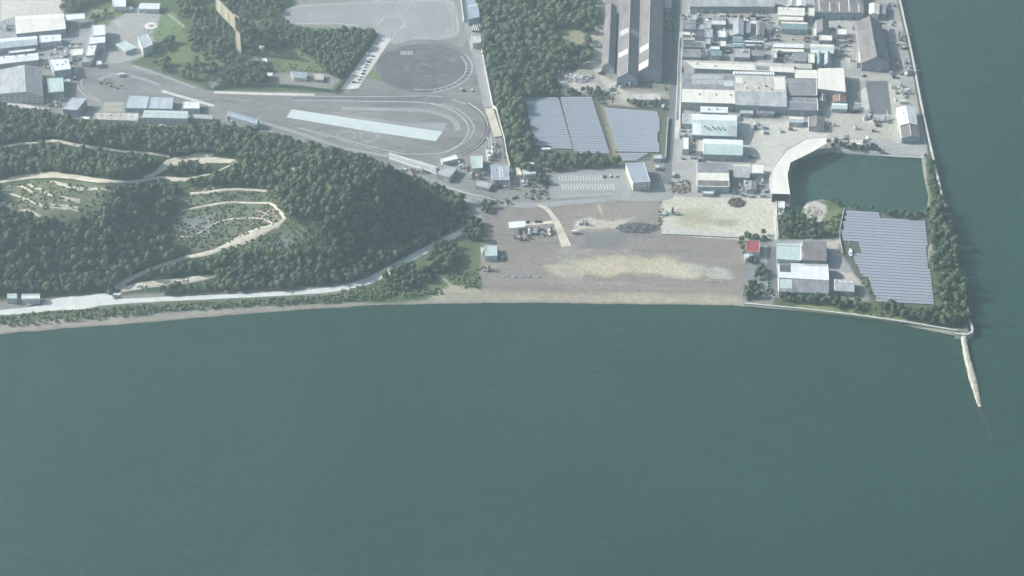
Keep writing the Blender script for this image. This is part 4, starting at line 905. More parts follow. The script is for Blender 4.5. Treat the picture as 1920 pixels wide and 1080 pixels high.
SH('grey shed with white curled pipes beside it', (1400, 340, 1418, 356), 4, 'gy', 'roof_grey')
SH('long pale shed at the lane below the mint front', (1318, 359, 1338, 363), 3, 'flat', 'roof_white')
SH('white little cabin at the foot of the curved canopy', (1460, 378, 1471, 390), 5, 'flat', 'roof_white', 'wall_pale')
SH('grey machine house with white units on the north pond bank', (1594, 262, 1617, 271), 5, 'flat', 'roof_cream', 'wall_cream', ac=((.3, .3), (.6, .3), (.8, .5)))
SH('low grey hut right of the machine house on the pond bank', (1620, 262, 1632, 274), 4, 'flat', 'roof_grey')
W('white roof with a row of dots by the seawall', [(1681, 203), (1715, 202), (1720, 234), (1688, 235)], 7, 'gy', 'roof_white', 'wall_pale', vents=((.3, .2), (.3, .4), (.3, .6), (.3, .8), (.7, .2), (.7, .4), (.7, .6), (.7, .8)))
W('rust-brown roof with white ridge adjoining the dotted white roof', [(1688, 236), (1721, 236), (1725, 257), (1691, 259)], 6, 'gy', 'roof_brown', 'wall_blue', cap='trim', verge='w')
# curved canopy
cvo = [(1550, 257), (1511, 261), (1473, 283), (1452, 310), (1443, 335), (1447, 363)]; cvi = [(1549, 270), (1523, 285), (1482, 305), (1476, 328), (1478, 345), (1481, 364)]
CP = [P(u, v, 9) for u, v in cvo + cvi[::-1]]; c0 = P(1475, 310, 0)
CV = empty('curved_canopy', (*c0, 0), 0, 'curved cream canopy roof bending round the corner of the pond', 'canopy')
loc = [(x - c0[0], y - c0[1]) for x, y in CP]; mb = MB()
for i in range(5):
    q4 = [loc[i], loc[i + 1], loc[10 - i], loc[11 - i]]
    mb.prism(q4, 8.7, 9.0)
mb.build('roof', M['roof_cream'], CV)
for i in range(6):
    for p_ in (loc[i], loc[11 - i]):
        inst('post', POSTME, CV, (p_[0] * .985, p_[1] * .985, -2.5), 0, (1.6, 1.6, 11.2))
K = MB()
for i in range(5):
    a, b = loc[i], loc[i + 1]; K.tube((a[0], a[1], 9.05), (b[0], b[1], 9.05), .35, 4)
for i in range(6, 11):
    a, b = loc[i], loc[i + 1]; K.tube((a[0], a[1], 9.05), (b[0], b[1], 9.05), .25, 4)
K.build('edge_beam', M['trim'], CV)
K = MB()
for i in range(1, 5):
    a, b = loc[i], loc[i + 1]; K.prism([a, b, (b[0] + .25, b[1] - .25), (a[0] + .25, a[1] - .25)], -.3, 8.6)
K.build('back_wall', M['wall_grey'], CV)
# ---- south-east compound
HO('small red-roofed house among hedges', [(1399, 452), (1424, 452), (1424, 473), (1399, 472)], 6, 'flat', 'roof_red', 'wall_pale')
SH('white flat annex in front of the red-roofed house', [(1396, 476), (1411, 476), (1411, 485), (1397, 486)], 3.5, 'flat', 'roof_white', 'wall_pale')
W('mint-white barrel roof with a dark seam, upper left of the compound', [(1457, 457), (1500, 457), (1501, 488), (1457, 485)], 7, 'gx', 'roof_mint', 'wall_pale', rf=.33, verge='e', cap='roof_dark')
W('brown-grey roof with a white left verge, upper right of the compound', [(1505, 453), (1548, 453), (1549, 489), (1505, 487)], 7, 'barx', 'roof_brown', 'wall_grey', rise=2, verge='w', vents=((.15, .15), (.3, .15), (.45, .15), (.6, .15), (.75, .15)))
W('wide white roof with a dark square at its left, middle of the compound', [(1460, 493), (1550, 496), (1553, 525), (1461, 520)], 6, 'gx', ('roof_light_grey', 'roof_white'), 'wall_pale', rf=.3, verge='e', patches=((.01, .02, .24, .28, 'roof_dark'), (.01, .32, .24, .7, 'roof_dark'), (.26, .06, .5, .26, 'roof_white')))
W('long dark grey roof with a mint left end, bottom of the compound', [(1461, 523), (1553, 527), (1553, 550), (1461, 546)], 6, 'gx', ('roof_grey', 'roof_grey'), 'wall_grey', rf=.15, patches=((.01, .2, .26, .8, 'roof_mint'),), verge='w')
W('small grey shed with three white patches by the lower solar farm', [(1566, 524), (1600, 526), (1601, 547), (1566, 545)], 5, 'barx', 'roof_light_grey', 'wall_grey', rise=1.5, verge='w', patches=((.2, .15, .32, .3, 'trim'), (.48, .15, .62, .3, 'trim'), (.78, .15, .95, .3, 'trim')))
# ---- shore houses and lot sheds
HO('small mint-fronted house, left of the two by the coast road', [(15, 551), (31, 551), (31, 559), (14, 559)], 6, 'gx', 'roof_mint', 'wall_mint')
HO('wider white house with a pale gable roof, right of the two by the coast road', [(42, 551), (74, 551), (74, 559), (41, 560)], 6, 'gx', ('roof_light_grey', 'roof_white'), 'wall_pale', win=5)
W('small mint-roofed barn on the ploughed lot', [(911, 461), (931, 461), (932, 480), (909, 481)], 5, 'flat', 'roof_mint', 'wall_pale')
SH('long white open roof on posts at the end of the dirt spur', [(954, 417), (983, 415), (984, 425), (955, 428)], 6, 'flat', 'roof_white', open_=True, parap=False)
SH('lone grey roof half hidden in the trees above the coast road', [(806, 432), (815, 427), (826, 432), (820, 440)], 4, 'flat', 'roof_light_grey', 'wall_grey')
SH('pale green container-like shed by the works road gate', [(1225, 291), (1241, 291), (1241, 298), (1225, 298)], 3.5, 'flat', 'roof_mint', 'wall_mint')
SH('long white hut at the lower left of the upper solar farm', [(1016, 277), (1032, 277), (1032, 281), (1016, 281)], 3, 'flat', 'roof_white')
SH('tiny flat hut near the junction below the pale green shed', [(1229, 310), (1236, 310), (1236, 315), (1229, 315)], 3, 'flat', 'roof_white')
# terraced stand along the straight
ST = empty('stepped_stand', (*P(775, 305), 0), 0, 'long pale stepped stand beside the lower straight of the track', 'stand')
o_ = ST.location
for k, (mt) in enumerate(('concrete_pale', 'roof_paleblue', 'concrete_pale')):
    pts = [P(728, 292 + k * 2.2), P(744, 290 + k * 2.4), P(822, 317 + k * 3), P(818, 318 + k * 3.6)]
    pts = [P(730 + 0 * k, 290 + k * 3), P(818, 316 + k * 4), P(817, 320 + k * 4), P(729, 293 + k * 3)]
    MB().prism([(x - o_.x, y - o_.y) for x, y in pts], -.2, 2.6 - k * .8).build('step', M[mt], ST)

# ================================================================ WALLS, SEA DEFENCES
sw = PP([(1676, -60), (1686.5, 0), (1699, 55), (1711, 110), (1721, 165), (1732, 222), (1741, 262), (1754, 318), (1767, 375), (1780, 440), (1796, 500), (1809, 556), (1817, 598), (1823, 620), (1821, 627), (1812, 630), (1790, 628)], 0)
wallrun('seawall', sw, 1.5, 1.8, M['concrete'], 'long pale concrete seawall running down the eastern edge of the land', 'seawall', z=0, world=True)
mb = MB()
for i in range(len(sw) - 1):
    a, b = sw[i], sw[i + 1]; dx, dy = b[0] - a[0], b[1] - a[1]; q_ = math.hypot(dx, dy); ox, oy = -dy / q_, dx / q_
    if ox < 0 and i < 12: ox, oy = -ox, -oy
    mb.poly([(a[0] + ox * .9, a[1] + oy * .9, .3), (b[0] + ox * .9, b[1] + oy * .9, .3), (b[0] + ox * 2.6, b[1] + oy * 2.6, SEA - 3), (a[0] + ox * 2.6, a[1] + oy * 2.6, SEA - 3)])
tag(mb.build('revetment', M['concrete']), 'sloping concrete revetment face below the eastern seawall', 'revetment')
sp = PP([(1395, 570), (1500, 579.5), (1600, 591), (1700, 605), (1795, 621)], 0)
wallrun('shore_wall', sp, 1.2, 1.0, M['concrete_pale'], 'low pale retaining wall along the south shore below the tree row', 'retaining wall', world=True)
wallrun('perimeter_wall', [(903, 95), (912, 140), (924, 201), (931, 206), (938, 235), (946, 263), (950, 290), (956, 314)], .5, 2.6, M['trim'], 'white perimeter wall between the training course and the north wood', 'wall')
wallrun('perimeter_wall', [(861, -30), (866, 15), (870, 43)], .5, 3.0, M['trim'], 'short white wall left of the long grey-blue roof at the top', 'wall')
wallrun('channel_wall', [(1274, 70), (1271, 120), (1270, 160), (1267, 225)], .5, 1.6, M['trim'], 'white wall on the left of the narrow channel beside the works road', 'wall')
wallrun('channel_wall', [(1279, 92), (1277, 130), (1277, 160), (1275, 225), (1275, 246)], .5, 1.6, M['trim'], 'white wall on the right of the narrow channel beside the factory', 'wall')
wallrun('pale_green_fence', [(1253, 222), (1250, 260), (1248, 298)], .4, 2.4, M['roof_mint'], 'pale green panel fence between the solar farm and the works road', 'fence')
wallrun('compound_wall', [(1455, 378), (1456, 400), (1459, 448)], .5, 2.0, M['concrete_pale'], 'cream wall between the pale lot and the scrub', 'wall')
wallrun('compound_wall', [(1458, 486), (1459, 520), (1460, 552)], .5, 2.0, M['wall_cream'], 'yellowish wall along the left side of the warehouse compound', 'wall')
wallrun('lot_wall', [(1241, 440), (1300, 442), (1394, 447)], .4, 1.0, M['wall_grey'], 'low dark wall between the pale lot and the ploughed lot', 'wall')
wallrun('pond_quay', [(1652, 292), (1700, 295), (1728, 296)], 1.2, .6, M['concrete'], 'straight concrete quay on the north side of the pond', 'quay')
wallrun('guard_fence', [(500, 262), (560, 281), (620, 298), (700, 322), (760, 338), (830, 352), (880, 366), (930, 377)], .5, 1.0, M['rust'], 'low rusty barrier along the foot of the hill beside the track', 'barrier', pm=M['trim'])
wallrun('solar_fence', [(1583, 392), (1575, 430), (1574, 447), (1580, 478)], .25, 1.8, M['metal'], 'thin pale fence at the left side of the lower solar farm', 'fence')
wallrun('embankment', [(917, 205), (925, 230), (934, 258)], 7.5, 1.2, M['wood'], 'beige earth bank along the perimeter wall', 'bank', pm=M['sand'])
# guard rail round the big curve: double rail on posts
GR = empty('guard_rail', (0, 0, 0), 0, 'dark double guard rail round the outside of the big track curve', 'guard rail')
gp = dens(PP([(876, 196), (897, 210), (908, 226), (911.5, 242), (905, 260), (888, 277), (859, 291)]), 4)
for off in (0, 1.8):
    K = MB()
    for i in range(len(gp) - 1):
        a, b = gp[i], gp[i + 1]; dx, dy = b[0] - a[0], b[1] - a[1]; q_ = math.hypot(dx, dy); ox, oy = -dy / q_ * off, dx / q_ * off
        K.box((a[0] + b[0]) / 2 + ox, (a[1] + b[1]) / 2 + oy, .75, q_ + .3, .3, .6, math.atan2(dy, dx))
    K.build('rail', M['dark_metal'] if off == 0 else M['trim'], GR)
for i in range(0, len(gp), 2): inst('post', POSTME, GR, (gp[i][0], gp[i][1], 0), 0, (.8, .8, .9))
# breakwater: pale rubble, its end awash
bwp = PP([(1806, 628), (1809, 645), (1814, 672), (1822, 700), (1831, 735), (1838, 762)], SEA + 1)
bww = [5.5, 5.8, 6.6, 8, 6.8, 4.6]
BW = empty('breakwater', (*bwp[0], 0), 0, 'pale rubble breakwater running out to sea from the land corner', 'breakwater')
mb = MB(); o_ = bwp[0]; rr = random.Random(3)
cpts = dens(bwp, 3)
rows = []
for i, p in enumerate(cpts):
    t_ = i / (len(cpts) - 1); wd = np.interp(t_ * 5, range(6), bww) * (.9 + .25 * rr.random()); zt = 1.2 * (1 - t_) ** .7 - 1.9 * t_ - .2
    a = cpts[max(i - 1, 0)]; b = cpts[min(i + 1, len(cpts) - 1)]; dx, dy = b[0] - a[0], b[1] - a[1]; q_ = math.hypot(dx, dy); nx_, ny_ = -dy / q_, dx / q_
    rows.append([(p[0] + nx_ * s_ * wd / 2 - o_[0] + (rr.random() - .5) * .5, p[1] + ny_ * s_ * wd / 2 - o_[1], z_ + (rr.random() - .5) * .4) for s_, z_ in ((-1.0, SEA - 3), (-.72, zt - .8), (-.46, zt), (0, zt + .2), (.46, zt), (.72, zt - .8), (1.0, SEA - 3))])
for i in range(len(rows) - 1):
    for k in range(6): mb.poly([rows[i][k], rows[i][k + 1], rows[i + 1][k + 1], rows[i + 1][k]][::-1])
mb.build('rubble_mound', M['rock'], BW)
def boulders(name, pts, wd, n, m, rmin, rmax, zc, parent=None, label=None, cat=None, seed=0, kind=None):
    rr = random.Random(seed); mb = MB(); c = dens(pts, 2)
    for k in range(n):
        p = c[rr.randrange(len(c))]; r = rmin + (rmax - rmin) * rr.random() ** 2; x = p[0] + (rr.random() - .5) * wd; y = p[1] + (rr.random() - .5) * wd
        b0 = len(mb.v); 
        for v in IVB: mb.v.append((x + v[0] * r * (.7 + .6 * rr.random()), y + v[1] * r * (.7 + .6 * rr.random()), zc + v[2] * r * .7))
        for f in IFB: mb.f.append(tuple(int(q) + b0 for q in f)); mb.m.append(0)
    o = mb.build(name, m, parent); 
    return tag(o, label, cat, None, kind)
_bm = bmesh.new(); bmesh.ops.create_icosphere(_bm, subdivisions=1, radius=1); IVB = [tuple(v.co) for v in _bm.verts]; IFB = [[v.index for v in f.verts] for f in _bm.faces]; _bm.free()
bl_ = [(x - o_[0], y - o_[1]) for x, y in bwp]
boulders('boulders', bl_[2:], 4.5, 60, M['rock'], .3, 1.0, -1.3, BW, seed=2)
tail = [(x - o_[0], y - o_[1]) for x, y in PP([(1838, 762), (1845, 785), (1850, 810), (1854, 838)], SEA)]
tp = dens(PP([(1836, 752), (1840, 768), (1846, 790), (1851, 812), (1856, 838)], SEA), 1.6); K = MB(); rows = []
for i, q0 in enumerate(tp):
    a = tp[max(i - 1, 0)]; b = tp[min(i + 1, len(tp) - 1)]; dx, dy = b[0] - a[0], b[1] - a[1]; q_ = math.hypot(dx, dy); nx_, ny_ = -dy / q_, dx / q_; f_ = i / (len(tp) - 1)
    rows.append([(q0[0] + nx_ * w_ - o_[0], q0[1] + ny_ * w_ - o_[1], SEA + (-1.2 if abs(w_) > 3 else .16 - .2 * f_ + rr.random() * .5 - .25)) for w_ in (-3.4, -2.4, -1.5, -.7, 0, .7, 1.5, 2.4, 3.4)])
for i in range(len(rows) - 1):
    for k in range(8): K.poly([rows[i][k], rows[i][k + 1], rows[i + 1][k + 1], rows[i + 1][k]][::-1])
K.build('awash_tail', M['wet_rock'], BW)
tx = boulders('awash_rocks', tail, 7.5, 120, M['wet_rock'], .4, 1.1, SEA - .45, BW, seed=5)
boulders('awash_rocks', [(x - o_[0], y - o_[1]) for x, y in PP([(1834, 750), (1840, 775)], SEA)], 5, 60, M['wet_rock'], .3, .8, SEA - .1, BW, seed=6)
boulders('awash_rocks', [(x - o_[0], y - o_[1]) for x, y in PP([(1847, 782), (1856, 812), (1861, 838), (1852, 843), (1848, 836)], SEA)], 1.2, 50, M['rock'], .2, .5, SEA - .12, BW, seed=7)

boulders('riprap', PP([(10, 607), (60, 602), (110, 599)], -1), 6, 160, M['rock'], .3, .8, -.9, None, 'loose pale stones along the left end of the beach', 'stones', 11, 'stuff')
boulders('foreshore_stones', PP([(120, 612), (330, 597), (560, 578), (780, 568)], SEA), 5, 160, M['rock'], .15, .5, SEA - .05, None, 'scattered small stones at the water line of the beach', 'stones', 12, 'stuff')
# ================================================================ SOLAR FARMS
m, t, b = node_mat('solar_cells'); N = t.nodes; L = t.links
tc = N.new('ShaderNodeTexCoord'); br = N.new('ShaderNodeTexBrick'); br.offset = 0; br.inputs['Scale'].default_value = 1; br.inputs['Brick Width'].default_value = 1.6; br.inputs['Row Height'].default_value = 1.0
br.inputs['Mortar Size'].default_value = .06; br.inputs['Color1'].default_value = (.27, .30, .35, 1); br.inputs['Color2'].default_value = (.31, .34, .39, 1); br.inputs['Mortar'].default_value = (.55, .57, .60, 1)  # cells paler and bluer than bare panels: sky reflection put into the colour
L.new(tc.outputs['Object'], br.inputs['Vector']); L.new(br.outputs['Color'], b.inputs['Base Color']); b.inputs['Roughness'].default_value = .45; b.inputs['Specular IOR Level'].default_value = .5
M['solar'] = m
def solar_row(a, b_, depth, label, group, tilt=.2):
    L_ = math.hypot(b_[0] - a[0], b_[1] - a[1]); ang = math.atan2(b_[1] - a[1], b_[0] - a[0])
    T = empty('solar_panel_row', ((a[0] + b_[0]) / 2, (a[1] + b_[1]) / 2, 0), ang, label, 'solar panels', group)
    K = MB(); z0, z1 = .8, .8 + depth * tilt
    y0, y1 = -depth / 2, depth / 2
    K.poly([(-L_ / 2, y0, z0), (L_ / 2, y0, z0), (L_ / 2, y1, z1), (-L_ / 2, y1, z1)]); K.poly([(-L_ / 2, y0, z0 - .08), (-L_ / 2, y1, z1 - .08), (L_ / 2, y1, z1 - .08), (L_ / 2, y0, z0 - .08)])
    K.poly([(-L_ / 2, y0, z0 - .08), (L_ / 2, y0, z0 - .08), (L_ / 2, y0, z0), (-L_ / 2, y0, z0)]); K.poly([(-L_ / 2, y1, z1), (L_ / 2, y1, z1), (L_ / 2, y1, z1 - .08), (-L_ / 2, y1, z1 - .08)])
    K.build('panels', M['solar'], T)
    F_ = MB(); n_ = max(2, int(L_ / 6))
    for k in range(n_ + 1):
        x = -L_ / 2 + .3 + (L_ - .6) * k / n_; F_.box(x, y0 + .5, .33, .12, .12, .7); F_.box(x, y1 - .5, .33 + depth * tilt / 2 - .05, .12, .12, .6 + depth * tilt)
    F_.build('frame', M['metal'], T)
def solar_block(TL, TR, BR, BL, n, where, group, fill=.62, cuts=()):
    c = [P(*p) for p in (TL, TR, BR, BL)]
    for k in range(n):
        t_ = (k + .5) / n; a = lerp(c[0], c[3], t_); b_ = lerp(c[1], c[2], t_); d = math.hypot(c[3][0] - c[0][0], c[3][1] - c[0][1]) / n
        u0, u1 = 0, 1
        for (t0, t1, a0, a1) in cuts:
            if t0 <= t_ < t1: u0, u1 = a0, a1
        a2 = lerp(a, b_, u0); b2 = lerp(a, b_, u1)
        lab = '%s row of blue-grey solar panels in %s' % (('topmost' if k == 0 else 'bottom' if k == n - 1 else ORD[k] if k < n / 2 else ORD[n - 1 - k] + '-last'), where)
        lab = lab if k in (0, n - 1) else '%s row down of solar panels in %s' % (ORD[k], where)
        solar_row(a2, b2, d * fill, lab, group)
_u = 'first second third fourth fifth sixth seventh eighth ninth tenth eleventh twelfth thirteenth fourteenth fifteenth sixteenth seventeenth eighteenth nineteenth twentieth'.split()
ORD = _u + ['twenty-' + w for w in _u[:9]] + ['thirtieth'] + ['thirty-' + w for w in _u[:9]]
solar_block((984, 184), (1047, 184), (1074, 281), (1003, 279), 22, 'the left block of the upper solar farm', 'left block of the upper solar farm', cuts=((.86, .95, .0, 1), (.95, 1, .45, 1)))
solar_block((1050, 183), (1109, 183), (1143, 289), (1078, 290), 24, 'the middle block of the upper solar farm', 'middle block of the upper solar farm')
solar_block((1132, 203), (1236, 211), (1238, 287), (1156, 286), 18, 'the right block of the upper solar farm', 'right block of the upper solar farm', cuts=((0, .12, .0, .97), (.5, .8, 0, .95), (.8, 1.0, 0, .98)))
solar_block((1160, 288), (1216, 288), (1192, 303), (1168, 303), 4, 'the tongue below the right block', 'tongue of the upper solar farm')
solar_block((1585, 396), (1733, 405), (1751, 573), (1643, 567), 31, 'the lower solar farm by the sea', 'lower solar farm by the sea', fill=.62, cuts=((.0, .05, .0, .42), (.05, .12, -.04, 1), (.12, .24, -.10, 1), (.24, .34, -.17, 1), (.34, .49, .03, .97), (.49, .62, -.12, .97), (.62, .75, -.1, 1)))

# ================================================================ VEHICLES, POLES, YARD THINGS
def paintm(n, c): M[n] = mat(n, c, rough=.3, var=.03, scale=.5, spec=.6); return M[n]
for n, c in (('car_white', (.75, .76, .76)), ('car_silver', (.45, .47, .49)), ('car_black', (.03, .03, .035)), ('car_blue', (.07, .12, .24)), ('car_red', (.38, .05, .04)), ('truck_green', (.16, .30, .24)), ('cargo', (.5, .52, .5))): paintm(n, c)
def prof(mb, pts, w, m=0):           # side profile in xz extruded across y
    n = len(pts); a = [(x, -w / 2, z) for x, z in pts]; b = [(x, w / 2, z) for x, z in pts]
    mb.poly(a, m); mb.poly(b[::-1], m)
    for i in range(n):
        j = (i + 1) % n; mb.poly([a[j], a[i], b[i], b[j]], m)
CARB = {k: None for k in ()}
def car_meshes(col):
    b = MB(); prof(b, [(-2.15, .35), (2.15, .35), (2.2, .75), (1.2, .92), (-2.1, .98), (-2.2, .7)], 1.72)
    c = MB(); prof(c, [(-1.75, .95), (1.1, .92), (.55, 1.42), (-1.4, 1.46)], 1.5)
    r = MB(); r.box(-.42, 0, 1.47, 1.9, 1.42, .06)
    w = MB()
    n = 10; a = [(.32 * math.cos(6.283 * i / n), -.1, .32 * math.sin(6.283 * i / n)) for i in range(n)]; d = [(x, .1, z) for x, _, z in a]
    w.poly(a); w.poly(d[::-1])
    for i in range(n): w.poly([a[(i + 1) % n], a[i], d[i], d[(i + 1) % n]])
    out = []
    for nm, q, mm in (('body', b, M[col]), ('cabin_glass', c, M['glass']), ('roof', r, M[col]), ('wheel', w, M['rubber'])):
        me = q.mesh(nm); me.materials.append(mm); out.append(me)
    return out
CM = {}
def car(u, v, rz, col, label, group, z=.05):
    if col not in CM: CM[col] = car_meshes(col)
    me = CM[col]; x, y, zz = S(u, v) if u < 900 and v > 500 else (*P(u, v), 0)
    T = empty('parked_car', (x, y, zz + z), rz, label, 'car', group)
    for k in range(3): inst(('body', 'cabin_glass', 'roof')[k], me[k], T, (0, 0, 0))
    for wx in (-1.35, 1.35):
        for wy in (-.8, .8): inst('wheel', me[3], T, (wx, wy, .32))
def truck(u, v, rz, cabc, boxc, label, L_=7.5, group=None, dump=False):
    x, y = P(u, v); T = empty('truck', (x, y, .06), rz, label, 'truck', group)
    MB().box(0, 0, .8, L_, 1.0, .35).build('chassis', M['dark_metal'], T)
    c = MB(); prof(c, [(L_ / 2 - 1.9, .98), (L_ / 2, .98), (L_ / 2, 1.9), (L_ / 2 - .4, 2.75), (L_ / 2 - 1.9, 2.8)], 2.3); c.build('cab', M[cabc], T)
    MB().box(L_ / 2 + .02, 0, 2.2, .06, 1.9, .7).build('windscreen', M['glass'], T)
    MB().box(-.95, 0, 2.2 if not dump else 1.6, L_ - 2.2, 2.35, 2.4 if not dump else 1.2).build('cargo_box', M[boxc], T)
    me = CM[next(iter(CM))][3]
    for wx in (-L_ / 2 + 1, -L_ / 2 + 2.2, L_ / 2 - 1.1):
        for wy in (-1.05, 1.05): inst('wheel', me, T, (wx, wy, .5), 0, (1.5, 1.8, 1.5))
cols = ['car_white', 'car_silver', 'car_black', 'car_white', 'car_blue', 'car_white', 'car_silver']
names = {'car_white': 'white', 'car_silver': 'silver', 'car_black': 'black', 'car_blue': 'dark blue', 'car_red': 'red'}
def rowcars(pts, rz, where, group, cc):
    seen = {}
    for i, (u, v) in enumerate(pts):
        n_ = len(pts); col = cc[i % len(cc)]; nm = names[col]
        car(u, v, rz + random.uniform(-.08, .08), col, '%s car %s, %s' % (nm, where, ORD[i]), group)
rowcars([(699, 106), (695, 112), (692, 117), (688, 122), (686, 127), (683, 133), (681, 139), (678, 145), (675, 150), (672, 155), (664, 155)], .15, 'on the pale parking strip, counting down', 'cars on the pale parking strip', ['car_silver', 'car_white', 'car_black', 'car_white', 'car_white', 'car_silver', 'car_blue', 'car_white'])
rowcars([(1133, 332), (1144, 331), (1156, 331)], 1.5, 'in the striped car park, from left', 'cars in the striped car park', ['car_black', 'car_white', 'car_silver'])
rowcars([(229, 538), (234, 538), (259, 537), (265, 538), (272, 537), (328, 530), (335, 529), (350, 526), (343, 527)], 1.4, 'on the gravel layby, from left', 'cars on the layby', ['car_white', 'car_white', 'car_white', 'car_silver', 'car_white', 'car_black'])
rowcars([(864, 169), (870, 171), (885, 170)], 1.5, 'by the skid pad, from left', 'cars by the skid pad', ['car_white', 'car_black', 'car_white'])
rowcars([(989, 417), (1005, 416), (1012, 416)], 1.3, 'on the dirt spur, from left', 'cars on the dirt spur', ['car_black', 'car_black', 'car_blue'])
rowcars([(1625, 219), (1629, 219), (1634, 220), (1638, 221)], 1.4, 'by the cream pad, from left', 'cars by the cream pad', ['car_black', 'car_white', 'car_black', 'car_silver'])
rowcars([(962, 372), (968, 371)], 1.4, 'by the gatehouse, from left', 'cars by the gatehouse', ['car_blue', 'car_black'])
rowcars([(937, 484), (942, 484), (946, 486)], 1.5, 'beside the barn, from left', 'cars beside the barn', ['car_black', 'car_white', 'car_black'])
rowcars([(1654, 128), (1661, 129), (1616, 142), (1621, 143)], 1.2, 'near the large brown-grey hall, in order', 'cars near the brown-grey hall', ['car_white', 'car_black'])
rowcars([(65, 558), (70, 570), (56, 573)], .2, 'beside the white coast house, in order', 'cars at the coast house', ['car_white'])
truck(1079, 438, .05, 'car_white', 'car_white', 'white box truck standing alone on the ploughed lot', 6.5)
truck(1124, 137, 1.4, 'car_white', 'cargo', 'white lorry at the foot of the narrow brown shed')
truck(1145, 168, 1.1, 'car_red', 'cargo', 'lorry with a red cab in the scrap yard above the solar farm')
truck(1243, 203, 1.4, 'car_white', 'cargo', 'white lorry on the works road beside the dark tree')
truck(305, 240, .1, 'car_white', 'car_white', 'white van in front of the pale mint building at the forest edge', 6)
truck(1263, 330, 1.5, 'car_white', 'cargo', 'pale lorry on the works road near the junction')
truck(1335, 363, .1, 'car_white', 'truck_green', 'green-backed lorry below the mint front hall')
truck(978, 450, .05, 'car_white', 'rust', 'small rusty tipper on the ploughed lot below the open roof', 6, dump=True)
truck(230, 143, .3, 'car_white', 'car_white', 'white lorry standing inside the left loop of the track')

def pole(u, v, h=11, label='', arm=True, group='utility poles along the coast road'):
    x, y, z = S(u, v); T = empty('utility_pole', (x, y, z), .3, label, 'utility pole', group)
    K = MB(); K.cyl(0, 0, -.3, h, .24, 7, r2=.16); K.build('pole', M['pole'], T)
    if arm: MB().box(0, 0, h - .6, 2.4, .2, .2).build('crossarm', M['metal'], T); MB().cyl(.5, 0, h - 2.4, h - 1.3, .3, 7).build('transformer', M['metal'], T)
PL = [(59, 549, 'behind the white coast house'), (117, 543, 'at the foot of the wooded hill left of the gravel bulge'), (273, 558, 'below the layby between its left and right cars'), (353, 553, 'below the right end of the layby'), (436, 543, 'at the foot of the hill, right of the layby'),
      (516, 536, 'among low hill trees in the middle of the coast road'), (549, 563, 'on the sea side of the coast road'), (595, 534, 'taller looking, in front of the dark lower hill'), (665, 514, 'where the coast road starts to climb right'), (730, 488, 'beside the shaded part of the coast road'),
      (787, 463, 'left of the lone grey roof'), (846, 436, 'right of the lone grey roof'), (876, 415, 'at the tip of the dark hill'), (904, 407, 'beside the side road')]
for u, v, s_ in PL: pole(u, v, 11, 'pale concrete utility pole ' + s_)
for u, v, s_ in [(1029, 390, 'where the dirt track leaves the main road'), (1133, 384, 'beside the main road in the middle of the lot'), (1236, 378, 'at the left corner of the pale lot'), (1180, 371, 'near the blue-roofed hall by the main road'), (1003, 377, 'by the gatehouse entrance'), (1063, 302, 'in the dark tree row above the car park'), (1132, 300, 'in the dark tree row, right part'), (378, 106, 'standing white and slim in the upper left wood'), (1590, 462, 'beside the beached boat')]:
    pole(u, v, 9, 'slim pale pole ' + s_, arm=False, group='slim poles')

# billboard-like golden screens in the wood
def screen(pts, z0, z1, label):
    a, b = pts; c = ((a[0] + b[0]) / 2, (a[1] + b[1]) / 2); L_ = math.hypot(b[0] - a[0], b[1] - a[1]); ang = math.atan2(b[1] - a[1], b[0] - a[0])
    T = empty('screen_wall', (*c, 0), ang, label, 'screen wall', 'golden slatted screens')
    MB().box(0, 0, (z0 + z1) / 2, L_, .35, z1 - z0).build('panel', M['screen'], T)
    for s_ in (-1, 1):
        for k in range(int((z1 - z0) / 2.6) + 1): MB().box(0, s_ * .28, z0 + .3 + k * 2.6, L_, .14, .18).build('slat', M['wall_cream'], T)
    for k in range(4): inst('post', POSTME, T, (-L_ / 2 + .3 + (L_ - .6) * k / 3, .9, 0), 0, (1.4, 1.4, z1))
def base_of(u, v, z): return P(u, v, z)
screen([P(443, 58, 27), P(406, 19, 27)], 27, 43, 'larger golden slatted screen leaning back above the wood')
screen([P(443.5, 95, 0), P(453, 102, 0)], 1, 43, 'tall narrow golden screen at the corner of the larger one')
# round pad
RP = empty('round_pad', (*P(284, 49), 0), 0, 'round white-rimmed concrete pad in the upper left yard', 'landing pad')
MB().cyl(0, 0, -.2, .5, 7.0, 28).build('slab', M['trim'], RP); MB().cyl(0, 0, .503, .56, 5.6, 24).build('disc', M['concrete_pale'], RP); MB().cyl(0, 0, .563, .6, 2.4, 16).build('centre_mark', M['roof_rust'], RP)
# tyre racks by the upper course
for k in range(4):
    T = empty('tyre_rack', (*P(888 + k * 3.6, 51 + .3 * k), 0), 1.45, 'long rack of stacked tyres, number %s from the left below the grey-blue roof' % ORD[k], 'rack', 'tyre racks')
    MB().box(0, 0, 1.0, 20, .5, 1.9).build('tyre_stack', M['rubber' if k % 2 else 'rust'], T); MB().box(0, 0, 2.05, 20.4, .9, .14).build('shelf', M['trim'], T)
